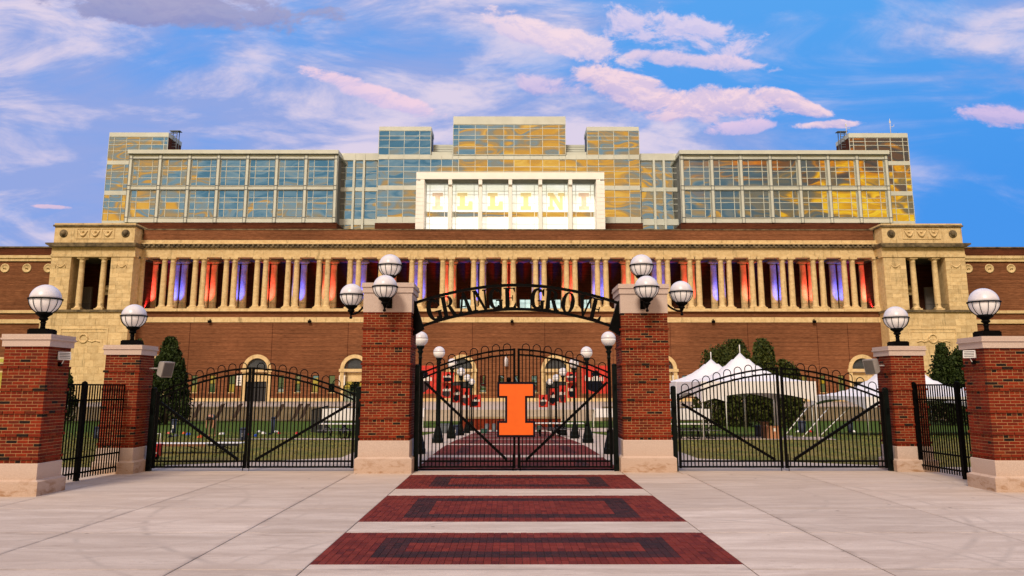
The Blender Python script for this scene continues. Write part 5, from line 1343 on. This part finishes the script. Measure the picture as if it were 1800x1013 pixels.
simple('limestone_wall', (0.34, 0.25, 0.14), 0.9, 0, 0.18, 0.8)
terrace(-60, -10.5, 'low pale terrace wall with iron railing left of the walk')
terrace(10.5, 60, 'low pale terrace wall with iron railing right of the walk')
mb = MB(); mb.box(-70, 70, YTW + .43, YF - .3, -1.9, zt_w - .35); tag(part('terrace', mb, 'concrete', None), kind='structure')
# low brick planters either side of the end of the walk
for x0, x1, lab in ((-4.0, -.4, 'low red brick planter with pale coping behind the orange sign, left part'), (.6, 4.2, 'low red brick planter with pale coping behind the orange sign, right part')):
    t_ = thing('brick_planter', lab, 'planter', ((x0 + x1) / 2, 68, gz(68) + .03), 0, 'brick planters at the end of the walk'); h = (x1 - x0) / 2
    for j in range(9):
        mb = MB()
        for i in range(16): mb.ct = random.uniform(.4, .9); mb.box(-h + 2 * h * i / 16 + .008, -h + 2 * h * (i + 1) / 16 - .008, -.6, .6, .01 + j * .1, .10 + j * .1)
        part('brick_course', mb, 'brick_red', t_)
    mb = MB(); mb.box(-h + .02, h - .02, -.58, .58, 0, .89); part('mortar_core', mb, 'mortar', t_)
    mb = MB(); mb.box(-h - .06, h + .06, -.66, .66, .91, 1.05); part('coping', mb, 'limestone_wall', t_)

# player murals on the ramp walls: stepped panels of red, navy and white shapes
def mural(pxs, pys, Y, seed, lab):
    x0, x1 = fx(pxs[0], 680, Y), fx(pxs[1], 680, Y); z1, z0 = fz(pys[0], Y), fz(pys[1], Y); rnd = random.Random(seed)
    t_ = thing('mural_panel', lab, 'mural panel', ((x0 + x1) / 2, Y, z0), 0, 'red mural panels beside the walk'); w_ = (x1 - x0) / 2; H = z1 - z0
    mb = MB(); mb.box(-w_, w_, 0, .12, 0, H); part('panel', mb, 'banner_red', t_)
    # print: helmet and shoulder shapes with broken white lettering blocks
    layer = .002
    def blob(cx, cz, rx, rz_, mat, nm):
        nonlocal layer
        pts = []
        for k in range(9):
            a_ = 2 * PI * k / 9; f_ = rnd.uniform(.75, 1.1); pts.append((max(-w_, min(w_, cx + rx * f_ * math.cos(a_))), max(0.01, min(H - .01, cz + rz_ * f_ * math.sin(a_)))))
        layer += .004; link(nm, poly_mesh(nm, [pts], -layer, -layer + .0035, mat), t_)
    blob(-w_ * .1, H * .30, w_ * .75, H * .26, 'banner_dark' if seed % 2 else 'navy', 'shoulders')
    blob(w_ * .05, H * .68, w_ * .34, H * .17, 'navy', 'helmet')
    blob(w_ * .55, H * .80, w_ * .3, H * .12, 'banner_red', 'flash')
    layer += .004; mb = MB()
    x_ = -w_ * .75
    while x_ < w_ * .7:
        b_ = rnd.uniform(.10, .22) * w_; mb.box(x_, x_ + b_, -layer, -layer + .003, H * .45, H * (.45 + rnd.uniform(.12, .2))); x_ += b_ + w_ * .06
    part('white_print', mb, 'banner_white', t_)
ML = [((721, 767), (643, 692)), ((776, 798), (654, 672)), ((776, 795), (673, 700)), ((796, 810), (678, 708)), ((811, 827), (683, 713)), ((827, 845), (694, 716))]
nm_ = ['first and largest', 'small upper', 'second', 'third', 'fourth', 'last and lowest']
for k, (a_, b_) in enumerate(ML):
    mural(a_, b_, 80 + k * .6, 3 + k, f'{nm_[k]} red mural panel left of the walk')
    mural((2 * 895 - a_[1] + (2 if k else 0), 2 * 895 - a_[0]), b_, 80 + k * .6, 12 + k, f'{nm_[k]} red mural panel right of the walk')

# ------------------------------------------------------------------ evergreens
def evergreen(px, ptop, pbase_z, Y, wpx, lab, kind='cedar_leaf', seed=1, lobes=1, n=5200, sharp=1.0, low=.3):
    rs = np.random.RandomState(seed); X_ = fx(px, 680, Y); z0 = gz(Y); H = fz(ptop, Y) - z0; Rm = wpx / 2 * Y / F_PX
    t_ = thing('evergreen_tree', lab, 'tree', (X_, Y, z0), 0, 'evergreen trees by the stadium')
    tr = MB(); tr.tube([(0, 0, 0), (.05, 0, H * .3), (0, .05, H * .85)], [Rm * .12, Rm * .08, .02], 8)
    for k in range(9):
        a_ = k * 2.4; zz_ = H * (.12 + .08 * k); tr.tube([(0, 0, zz_), (Rm * .6 * math.cos(a_) * (1 - k / 12), Rm * .6 * math.sin(a_) * (1 - k / 12), zz_ + .5)], [.07, .02], 5)
    part('trunk', tr, 'bark', t_)
    # vertical plume clumps over the crown surface, filled with small leaf faces
    cl = []
    pointed = kind == 'cedar_leaf'
    tops = [(0, 0, 1.0)] if lobes == 1 else [(math.cos(q * 2.2 + seed) * Rm * .42, math.sin(q * 2.2 + seed) * Rm * .4, 1 - .09 * q) for q in range(lobes)]
    for (lx, ly, hs) in tops:
        Rl = Rm * (1.12 if lobes == 1 else .80)
        for _ in range(int(150 / len(tops)) + 50):
            q = rs.rand() ** (.85 if pointed else .75)
            prf = (min(1, q / .16 + .45) * (1 - q) ** .62 * 1.12) if pointed else (min(1, q / .2 + .35) * (max(0, 1 - q ** 2.6)) ** .5)
            a_ = rs.rand() * 2 * PI; k_ = rs.uniform(.35, 1.0) ** .6
            cl.append((lx + Rl * prf * k_ * math.cos(a_), ly + Rl * prf * k_ * math.sin(a_), H * hs * (.05 + .91 * q), (.10 + rs.uniform(.04, .16)) * Rm + .08, rs.uniform(.18, .40) * Rm + .25))
    for _ in range(60):
        q = rs.rand() * .93; a_ = rs.rand() * 2 * PI; prf = (min(1, q / .16 + .45) * (1 - q) ** .62 * 1.12) if pointed else (min(1, q / .2 + .35) * (max(0, 1 - q ** 2.6)) ** .5)
        lx, ly, hs = tops[rs.randint(len(tops))]; rr_ = Rm * (1.12 if lobes == 1 else .80) * prf * rs.uniform(1.0, 1.14)
        cl.append((lx + rr_ * math.cos(a_), ly + rr_ * math.sin(a_), H * hs * (.06 + .96 * q) , .05 * Rm + .03, rs.uniform(.2, .5)))
    cl = np.array(cl); idx = rs.randint(0, len(cl), n); C_ = cl[idx]
    d_ = rs.normal(size=(n, 3)); d_ /= np.linalg.norm(d_, axis=1)[:, None]; rad = rs.rand(n) ** .4
    P_ = np.stack([C_[:, 0] + d_[:, 0] * C_[:, 3] * rad, C_[:, 1] + d_[:, 1] * C_[:, 3] * rad, C_[:, 2] + d_[:, 2] * C_[:, 4] * rad], 1)
    P_[:, 2] = np.clip(P_[:, 2], .15, H)
    sz = rs.uniform(.10, .25, n); t1 = rs.normal(size=(n, 3)); t1[:, 2] += 1.2; t1 /= np.linalg.norm(t1, axis=1)[:, None]; t2 = np.cross(t1, rs.normal(size=(n, 3))); t2 /= np.linalg.norm(t2, axis=1)[:, None]
    V_ = np.empty((n * 4, 3)); V_[0::4] = P_ - t2 * sz[:, None] * .45; V_[1::4] = P_ + t1 * sz[:, None] * .6; V_[2::4] = P_ + t2 * sz[:, None] * .45; V_[3::4] = P_ - t1 * sz[:, None] * .8
    lf = MB(); lf.v = V_.tolist(); lf.tone = [.5] * len(lf.v); lf.f = [(4 * i, 4 * i + 1, 4 * i + 2, 4 * i + 3) for i in range(n)]; lf.mi = [0] * n; lf.sm = [False] * n; part('crown', lf, kind, t_, stuff=True)
evergreen(295, 593, 0, 82, 66, 'dark pointed evergreen behind the low pier on the left', seed=4, n=22000)
evergreen(238, 596, 0, 88, 40, 'dark evergreen hidden behind the lamp of the left low pier', seed=5, n=7000)
evergreen(108, 640, 0, 86, 46, 'dark evergreen beside the fence at the far left pier', seed=6, n=7000)
evergreen(1283, 597, 0, 78, 96, 'broad olive evergreen behind the twin tent peaks', 'oak_leaf', seed=7, lobes=3, n=24000, sharp=.9)
evergreen(1350, 595, 0, 74, 62, 'olive round topped tree right of the tent peaks', 'oak_leaf', seed=8, lobes=2, n=19000, sharp=.8)
evergreen(1388, 632, 0, 72, 44, 'smaller olive tree rising above the middle of the right gate', 'oak_leaf', seed=9, lobes=2, n=8000, sharp=.8)
evergreen(1672, 604, 0, 80, 78, 'dark many-pointed evergreen between the two right low piers', seed=10, lobes=3, n=22000)

# ------------------------------------------------------------------ tents
def tent(cx, cy, wx, wy, ze, zpk, lab, arch=.45, rz=0.0, base_z=None, drop=.55):
    z0 = gz(cy) if base_z is None else base_z
    t_ = thing('party_tent', lab, 'tent', (cx, cy, z0), rz, 'white high peak tents on the lawn'); hx, hy = wx / 2, wy / 2
    rf = MB(); n_ = 16; vs = []; fs = []
    for j in range(n_ + 1):
        for i in range(n_ + 1):
            a_, b_ = -1 + 2 * i / n_, -1 + 2 * j / n_; r_ = max(abs(a_), abs(b_)); e_ = min(abs(a_), abs(b_))
            z_ = ze + (zpk - ze) * ((1 - r_) ** 1.5 * .48 + max(0, 1 - math.hypot(a_, b_)) ** 2.4 * .52) + .10 * (1 - r_) * (e_ / max(r_, .01)) ** 2
            vs.append((a_ * hx, b_ * hy, z_))
    for j in range(n_):
        for i in range(n_): k = j * (n_ + 1) + i; fs.append((k, k + 1, k + n_ + 2, k + n_ + 1))
    rf.add(vs, fs, True); part('canopy', rf, 'white_vinyl', t_)
    for sd in range(4):
        va = MB(); vs = []; m_ = 20
        for i in range(m_ + 1):
            q = -1 + 2 * i / m_; lo = ze - drop - arch + arch * (1 - abs(q) ** 2.2)
            x_, y_ = {0: (q * hx, -hy - .01), 1: (hx + .01, q * hy), 2: (-q * hx, hy + .01), 3: (-hx - .01, -q * hy)}[sd]
            for dd in (0, .02):
                ox, oy = {0: (0, dd), 1: (-dd, 0), 2: (0, -dd), 3: (dd, 0)}[sd]
                vs += [(x_ + ox, y_ + oy, lo), (x_ + ox, y_ + oy, ze + .02)]
        fs = []
        for i in range(m_): k = i * 4; fs += [(k, k + 4, k + 5, k + 1), (k + 2, k + 3, k + 7, k + 6), (k, k + 2, k + 6, k + 4)]
        va.add(vs, fs, False); part('valance', va, 'white_vinyl', t_)
    for sx_, sy_ in ((-1, -1), (1, -1), (1, 1), (-1, 1)):
        lg = MB(); lg.tube([(sx_ * (hx - .06), sy_ * (hy - .06), 0), (sx_ * (hx - .06), sy_ * (hy - .06), ze)], .045, 8); part('leg', lg, 'white_metal', t_)
    pk = MB(); pk.tube([(0, 0, zpk - .1), (0, 0, zpk + .42)], .03, 6); part('finial', pk, 'white_metal', t_)
    return t_
YT1 = 40.5; g_ = gz(43)
def hz(py, Y): return fz(py, Y) - gz(Y)
tent(12.35, 43.5, 5.7, 6.0, hz(668, 41), hz(620, 43.5), 'white tent with the tallest peak, front and centre behind the right gate')
tent(12.45, 50.2, 5.7, 6.0, hz(672, 50) , hz(631, 50.2), 'white tent behind the front one, showing the left peak')
tent(25.6, 53.5, 8.6, 9.0, hz(694, 50) , hz(622, 53.5), 'white tent running behind the right low pier', drop=.2, arch=.55)
tent(33.6, 57.0, 6.6, 7.0, hz(700, 57), hz(648, 57), 'white tent seen through the fence between the right piers', drop=.3)
tent(15.0, 68.5, 5.0, 5.0, hz(690, 68.5), hz(668, 68.5), 'white tent beyond the tall right pier', drop=.3)
def canopy(cx, cy, wx, wy, ze, lab):
    t_ = thing('flat_canopy', lab, 'canopy', (cx, cy, gz(cy)), 0, 'small flat white canopies')
    mb = MB(); mb.box(-wx / 2, wx / 2, -wy / 2, wy / 2, ze, ze + .12); mb2 = MB(); mb2.box(-wx / 2 - .03, wx / 2 + .03, -wy / 2 - .03, -wy / 2 - .002, ze - .6, ze + .15)
    part('roof', mb, 'white_vinyl', t_); part('valance', mb2, 'white_vinyl', t_)
    for sx_, sy_ in ((-1, -1), (1, -1), (1, 1), (-1, 1)):
        lg = MB(); lg.box(sx_ * (wx / 2 - .08) - .04, sx_ * (wx / 2 - .08) + .04, sy_ * (wy / 2 - .08) - .04, sy_ * (wy / 2 - .08) + .04, 0, ze); part('leg', lg, 'white_metal', t_)
Yc = 56.0
canopy(fx(606, 715, Yc), Yc, 2.4, 2.4, hz(722, Yc), 'small flat white canopy by the left tall pier')
canopy(fx(1208, 715, 60), 60, 2.6, 2.4, hz(722, 60), 'small flat white canopy by the right tall pier')
canopy(fx(1096, 715, 74) - 1.6, 74, 2.2, 2.2, hz(721, 74), 'small flat white canopy behind the right lamps of the walk')
canopy(fx(724, 715, 74) + .2, 74, 2.0, 2.2, hz(721, 74), 'small flat white canopy behind the left lamps of the walk')
# leaning tent poles
for k, (xa, ya, xb, yb, Y_) in enumerate([(1395, 747, 1420, 716, 50), (1433, 744, 1455, 719, 48), (1466, 743, 1494, 716, 52), (1443, 716, 1463, 770, 44)]):
    a_, b_ = at(xa, ya, Y_), at(xb, yb, Y_ + .8); z_ = gz(Y_); d_ = (b_ - a_).normalized(); a2 = a_ - d_ * ((a_.z - z_) / d_.z if abs(d_.z) > .05 else 0)
    t_ = MB(); o_ = thing('tent_pole', ['white pole leaning behind the front tent', 'white pole leaning beside the front tent right leg', 'white pole leaning between the two tents', 'thin white pole leaning the other way beside the tents'][k], 'pole', a2 if (a2 - a_).length < 4 else Vector((a_.x, a_.y, z_)))
    t_.tube([(0, 0, 0), tuple(b_ - o_.location)], .03, 6); part('shaft', t_, 'white_metal', o_)

# ------------------------------------------------------------------ things on the lawn
def folding_table(x0, x1, y, zt, lab, front='table_wood'):
    z0 = gz(y); t_ = thing('folding_table', lab, 'table', ((x0 + x1) / 2, y, z0), 0, 'folding tables behind the left gate'); h = (x1 - x0) / 2; H = zt - z0
    mb = MB(); mb.box(-h, h, -.38, .38, H - .03, H); part('tabletop', mb, 'paper_white', t_); mb = MB(); mb.box(-h, h, -.40, -.382, H - .085, H - .005); part('apron', mb, front, t_)
    for sx_ in (-1, 1):
        for sy_ in (-1, 1): mb = MB(); mb.tube([(sx_ * (h - .25), sy_ * .3, H - .04), (sx_ * (h - .25), sy_ * .3, 0)], .016, 6); part('leg', mb, 'black_iron', t_)
        mb = MB(); mb.tube([(sx_ * (h - .25), -.3, H * .45), (sx_ * (h - .75), -.3, H - .05)], .014, 6); part('leg_brace', mb, 'black_iron', t_)
YTb = 28.5
folding_table(fx(255, 780, YTb), fx(368, 780, YTb), YTb, fz(779, YTb), 'folding table with brown edge at the left, nearest the red cooler')
folding_table(fx(369, 780, YTb) + .03, fx(424, 780, YTb), YTb + .1, fz(778.5, YTb), 'shorter dark edged folding table at the right end of the row', 'door_dark')
def cooler(px, py, Y, lab):
    p_ = at(px, py, Y); z0 = gz(Y); t_ = thing('cooler', lab, 'cooler', (p_.x, Y, z0))
    mb = MB(); frustum(mb, .24, .2, .10, .42, -.02, .0); part('body', mb, 'red_plastic', t_); mb = MB(); mb.box(-.26, .26, -.22, .22, .423, .47); part('lid', mb, 'red_plastic', t_)
    mb = MB(); mb.box(-.245, .245, -.225, -.203, .20, .24); part('white_stripe', mb, 'paper_white', t_)
    mb = MB(); mb.tube([(-.2, .1, .46), (-.2, .1, .78), (.2, .1, .78), (.2, .1, .46)], .014, 6); part('handle', mb, 'white_metal', t_)
    for s_ in (-1, 1): mb = MB(); mb.lathe([(.09, -.03), (.09, .03)], (0, 0, 0), 12); mb.v = [(s_ * .2 + a_[2], -.05 + a_[0], .09 + a_[1]) for a_ in mb.v]; part('wheel', mb, 'black_iron', t_)
cooler(266, 800, 25.9, 'red wheeled cooler with white stripe behind the left gate post')
def bin_(px, py_b, py_t, wpx, lab, mat='bin_navy', logo=True):
    # stand it where its foot meets the sloping ground
    Y = 30.0
    for _ in range(60):
        if fz(py_b, Y) > gz(Y): Y += .7
        else: break
    if Y > 68: Y = 60.0
    x_ = fx(px, py_b, Y); H = fz(py_t, Y) - gz(Y); w_ = wpx * Y / F_PX / 2
    t_ = thing('trash_bin', lab, 'trash bin', (x_, Y, gz(Y)), 0, 'trash bins on the lawn')
    mb = MB(); mb.lathe([(w_ * .82, 0), (w_ * .86, H * .05), (w_ * .97, H * .88)], (0, 0, 0), 14); part('body', mb, mat, t_)
    mb = MB(); mb.lathe([(w_ * 1.03, H * .88), (w_ * 1.04, H * .94), (w_ * .8, H), (0, H)], (0, 0, 0), 14); part('lid', mb, mat, t_)
    if logo:
        s_ = H * .11; link('printed_letter', poly_mesh('printed_letter', [[(a_ * .9, b_) for a_, b_ in i_shape(s_ * .7, H * .35, H * .35 + s_ * 2, s_ * .55, s_ * .32)]], -w_ * .97, -w_ * .97 + .02, 'paper_white'), t_)
bin_(428, 775, 752, 13, 'navy bin with white letter I left of the middle of the left gate')
bin_(306, 749, 737, 8, 'small navy bin on the lawn near the pointed evergreen')
bin_(480, 746, 733, 7, 'blue bin in front of the terrace wall at left', logo=False)
bin_(562, 761, 746, 8, 'grey bin by the dark slanted screen', 'bin_grey', False)
bin_(571, 761, 748, 7, 'navy bin right of the grey one by the dark screen')
bin_(605, 752, 744, 7, 'blue bin under the small flat canopy at left', logo=False)
bin_(172, 772, 750, 13, 'navy bin seen through the fence between the left piers')
for k, px_ in enumerate((774, 781, 788)): bin_(px_, 763, 745, 8, f"{['left','middle','right'][k]} grey bin of three beside the left lamps", 'bin_grey', False)
bin_(800, 767, 747, 14, 'wide navy bin with white letter beside the left lamps')
bin_(856, 760, 745, 8, 'grey bin in front of the left brick planter', 'bin_grey', False); bin_(868, 760, 745, 7, 'grey bin next to the orange sign', 'bin_grey', False)
bin_(850, 763, 754, 12, 'low green bin by the left brick planter', 'bin_green', False); bin_(948, 760, 748, 9, 'low green bin by the right brick planter', 'bin_green', False)
bin_(1334, 769, 748, 14, 'navy bin under the front tent', logo=False); bin_(1410, 756, 740, 13, 'navy bin right of the front tent', logo=False); bin_(1495, 761, 742, 10, 'navy bin between the tents at right', logo=False)
def crate(px0, px1, py_t, py_b, Y, lab, mat, dp=.5):
    x0, x1 = fx(px0, py_b, Y), fx(px1, py_b, Y); z0 = gz(Y); H = fz(py_t, Y) - z0; w_ = (x1 - x0) / 2
    t_ = thing('carton', lab, 'carton', ((x0 + x1) / 2, Y, z0)); mb = MB(); mb.box(-w_, w_, -dp / 2, dp / 2, 0, H); part('box', mb, mat, t_)
    mb = MB(); mb.box(-w_ * .25, w_ * .25, -dp / 2 - .004, dp / 2 + .004, H * .6, H * .85); part('label_patch', mb, 'paper_white', t_)
    for s_ in (-1, 1): mb = MB(); mb.slab([(s_ * w_, -dp / 2), (s_ * w_ + s_ * .14, -dp / 2 - .02), (s_ * w_ + s_ * .14, dp / 2), (s_ * w_, dp / 2)][::s_], H - .01, H + .01); part('flap', mb, mat, t_)
crate(1351, 1368, 749, 774, 42.5, 'orange cardboard carton under the front tent', 'cardboard'); crate(1341, 1350, 742, 772, 44, 'taller brown cardboard carton left of the orange one', 'table_wood')
# picnic tables with looped steel frames
def picnic(px, Y, lab, w_=1.7, rz=0.0):
    x_ = fx(px, 770, Y); t_ = thing('picnic_table', lab, 'picnic table', (x_, Y, gz(Y) + .027), rz, 'steel framed picnic tables')
    mb = MB(); mb.box(-w_ / 2, w_ / 2, -.38, .38, .72, .76); part('tabletop', mb, 'paper_white', t_)
    for s_ in (-1, 1):
        mb = MB(); mb.box(-w_ / 2, w_ / 2, s_ * .78 - .14, s_ * .78 + .14, .43, .46); part('bench_seat', mb, 'fabric_grey', t_)
        mb = MB(); q_ = s_ * w_ * .32; mb.tube([(q_, -.78, .43), (q_, -.80, .08), (q_, -.70, .02), (q_, .70, .02), (q_, .80, .08), (q_, .78, .43)], .028, 6); part('frame', mb, 'black_iron', t_)
        mb = MB(); mb.tube([(q_ - s_ * .3, -.3, .02), (q_ - s_ * .36, -.3, .4), (q_, -.3, .72)], .026, 6); part('frame', mb, 'black_iron', t_)
picnic(592, 43.0, 'picnic table with white top left of the tall left pier'); picnic(622, 43.2, 'picnic table half behind the tall left pier')
picnic(1204, 42.0, 'picnic table with white top right of the tall right pier'); picnic(1232, 42.3, 'picnic table at the left leg of the front tent')
picnic(965, 48.0, 'dark framed picnic table right of the orange sign'); picnic(1000, 47.0, 'dark framed picnic table by the right lamps')
# slanted dark boards along the terrace railing
lean = [(345, 'first'), (385, 'second'), (416, 'third'), (490, 'fourth'), (521, 'fifth'), (534, 'sixth'), (318, 'outermost')]
for k, (px_, nm) in enumerate(lean):
    Y = 90.8; p0, p1 = at(px_ - 6, 736, Y), at(px_ + 6, 711, Y); t_ = thing('leaning_flag', ['dark slanted flag on the terrace railing right of the pointed evergreen', 'dark slanted flag second from the evergreen', 'dark slanted flag next to the door behind the left gate', 'dark slanted flag first to the right of the door', 'dark slanted flag second to the right of the door, left of a close pair', 'dark slanted flag nearest the dark screen', 'brown slanted flag touching the pointed evergreen'][k], 'flag', (p0.x, Y, gz(Y)), 0, 'slanted flags along the terrace railing')
    d_ = p1 - p0; mb = MB(); zo_ = p0.z - gz(Y); mb.tube([(-.25, .05, 0), (0, .05, zo_), (d_.x * 1.05, .05, zo_ + d_.z * 1.05)], .03, 5); part('pole', mb, 'black_iron', t_)
    mb = MB(); mb.prism([(-.15, zo_ - .1), (.35, zo_ + .15), (d_.x + .35, zo_ + d_.z + .1), (d_.x - .15, zo_ + d_.z)], -.02, .02); part('cloth', mb, 'dark_wood', t_)
# dark slanted privacy screen
t_ = thing('privacy_screen', 'dark slanted screen in front of the terrace left of the tall left pier', 'screen', (fx(562, 735, 60), 60, gz(60)))
H0, H1 = hz(721, 60), hz(713, 60); w_ = 15 * 60 / F_PX
for k in range(5):
    a_, b_ = -w_ + 2 * w_ * k / 5, -w_ + 2 * w_ * (k + 1) / 5; za, zb = H0 + (H1 - H0) * k / 5, H0 + (H1 - H0) * (k + 1) / 5
    mb = MB(); mb.prism([(a_ + .01, .05), (b_ - .01, .05), (b_ - .01, zb), (a_ + .01, za)], 0, .03); part('screen_panel', mb, 'door_dark', t_)
mb = MB(); mb.tube([(-w_, -.02, H0), (w_, -.02, H1)], .025, 6); part('top_rail', mb, 'black_iron', t_)
# bags, cloths and gear laid on the grass
rnd = random.Random(5)
gear = [(262, 766, 'fabric_orange', 'rusty brown blanket', 12), (296, 763, 'banner_coral', 'pink cloth', 9), (309, 767, 'fabric_grey', 'grey bag', 8), (324, 763, 'fabric_orange', 'orange cloth', 6), (331, 765, 'fabric_blue', 'blue bag', 8), (300, 769, 'navy', 'navy bag', 8),
        (352, 770, 'fabric_orange', 'orange cloth', 8), (390, 764, 'paper_white', 'white strip of cloth', 12), (463, 763, 'paper_white', 'white cloth', 9), (475, 765, 'navy', 'navy cloth', 7), (449, 768, 'fabric_blue', 'blue cloth', 6), (491, 763, 'red_plastic', 'red cloth', 5), (522, 763, 'red_plastic', 'small red bag', 6), (455, 749, 'paper_white', 'small white sheet', 6), (485, 748, 'paper_white', 'white sheet', 9),
        (304, 753, 'paper_white', 'white sheet', 9), (438, 765, 'red_plastic', 'red cloth', 6), (1405, 757, 'paper_white', 'white sheet', 14), (1388, 771, 'paper_white', 'crumpled white plastic', 16), (1370, 771, 'paper_white', 'white plastic', 8), (1500, 756, 'paper_white', 'white bag', 6), (1424, 753, 'red_plastic', 'small red cup', 3)]
nearby = {262: 'at the far left of the left lawn', 296: 'in the row of gear near the evergreen', 309: 'under the pink cloth near the evergreen', 324: 'between the pink cloth and the blue bag', 331: 'at the right end of the gear near the evergreen', 300: 'in front of the gear near the evergreen', 352: 'left of the bending person',
          390: 'right of the bending person', 463: 'right of the navy bin behind the left gate', 475: 'right of the white cloth behind the left gate', 449: 'beside the middle stiles of the left gate', 491: 'far right of the white cloth', 522: 'on the lawn left of the brace end', 455: 'higher on the lawn, left one of two', 485: 'higher on the lawn, right one of two',
          304: 'below the small navy bin', 438: 'just right of the navy bin', 1405: 'on the lawn behind the right gate', 1388: 'on the grass in front of the cartons', 1370: 'beside the orange carton', 1500: 'at the foot of the right navy bin', 1424: 'standing beside the right tent leg'}
for (px_, py_, mt, nm, wpx) in gear:
    Y = 36.0
    while fz(py_, Y) > gz(Y) and Y < 63: Y += .5
    x_ = fx(px_, py_, Y); w_ = wpx * Y / F_PX; t_ = thing('lawn_gear', f'{nm} {nearby[px_]}', 'cloth' if 'bag' not in nm else 'bag', (x_, Y, gz(Y)))
    mb = MB(); n_ = 8; vs = [(0, 0, .10 + .06 * rnd.random())]; hgt = .12
    for r_, zz_ in ((.6, .10), (1.0, .01)):
        for k in range(10): a_ = 2 * PI * k / 10; f_ = rnd.uniform(.75, 1.05); vs.append((w_ / 2 * r_ * f_ * math.cos(a_), .35 * r_ * f_ * math.sin(a_), zz_ * rnd.uniform(.7, 1.6)))
    fs = [(0, 1 + k, 1 + (k + 1) % 10) for k in range(10)] + [(1 + k, 11 + k, 11 + (k + 1) % 10, 1 + (k + 1) % 10) for k in range(10)] + [tuple(range(20, 10, -1))]
    mb.add(vs, fs); part('heap', mb, mt, t_)

# person bending over on the lawn
def skin_body(name, verts, edges, radii, mat, parent):
    me = bpy.data.meshes.new(name); me.from_pydata(verts, edges, []); o = bpy.data.objects.new(name, me); COL.objects.link(o); o.parent = parent
    o.modifiers.new('skin', 'SKIN'); sl = me.skin_vertices[0].data
    for i, r_ in enumerate(radii): sl[i].radius = (r_, r_) if not isinstance(r_, tuple) else r_
    sl[0].use_root = True
    sb = o.modifiers.new('sub', 'SUBSURF'); sb.levels = 1; sb.render_levels = 2; me.materials.append(MATS[mat]); return o
Yp = 47.0; xp = fx(372, 765, Yp)
pers = thing('person', 'person in dark shirt and khaki trousers bending over on the lawn', 'person', (xp, Yp, gz(Yp)))
V = [(0, .12, .92), (0, .02, 1.08), (0, -.20, 1.18), (0, -.38, 1.16), (0, -.52, 1.10), (0, -.60, 1.02), (.17, -.36, 1.10), (.20, -.36, .84), (.19, -.42, .60), (.18, -.44, .50), (-.17, -.36, 1.10), (-.20, -.36, .84), (-.17, -.44, .60), (-.16, -.46, .50),
     (.11, .12, .84), (.14, .06, .46), (.15, .10, .08), (.15, -.06, .03), (-.11, .12, .84), (-.15, .04, .46), (-.16, .10, .08), (-.16, -.06, .03)]
Eg = [(0, 1), (1, 2), (2, 3), (3, 4), (4, 5), (3, 6), (6, 7), (7, 8), (8, 9), (3, 10), (10, 11), (11, 12), (12, 13), (0, 14), (14, 15), (15, 16), (16, 17), (0, 18), (18, 19), (19, 20), (20, 21)]
Rr = [.14, .13, .15, .12, .06, .105, .06, .045, .035, .03, .06, .045, .035, .03, .09, .065, .045, .04, .09, .065, .045, .04]
skin_body('body', V, Eg, Rr, 'skin', pers)
skin_body('shirt', [V[1], V[2], V[3], V[6], (.195, -.36, .95), V[10], (-.195, -.36, .95)], [(0, 1), (1, 2), (2, 3), (3, 4), (2, 5), (5, 6)], [.155, .175, .145, .08, .065, .08, .065], 'shirt_dark', pers)
skin_body('trousers', [V[0], (0, .05, 1.02), V[14], V[15], (.15, .09, .14), V[18], V[19], (-.16, .09, .14)], [(0, 1), (0, 2), (2, 3), (3, 4), (0, 5), (5, 6), (6, 7)], [.165, .15, .11, .085, .07, .11, .085, .07], 'khaki', pers)
hm = MB(); hm.lathe([(.0, -.11), (.09, -.07), (.115, 0), (.09, .08), (0, .12)], (0, -.585, 1.055), 12); part('hair', hm, 'hair', pers)
# lantern on the stadium wall over the middle gate
lx = at(890, 636, YF - .5); t_ = thing('wall_lantern', 'white lantern hanging on the stadium wall above the orange sign', 'lantern', lx)
mb = MB(); mb.lathe([(0, -.9), (.35, -.8), (.35, .5), (.15, .9), (0, 1.0)], (0, 0, 0), 10); part('glass_body', mb, 'opal_globe', t_); mb = MB(); mb.tube([(0, 0, .95), (0, .15, 1.6), (0, .48, 1.6)], .06, 6); part('bracket', mb, 'black_iron', t_)
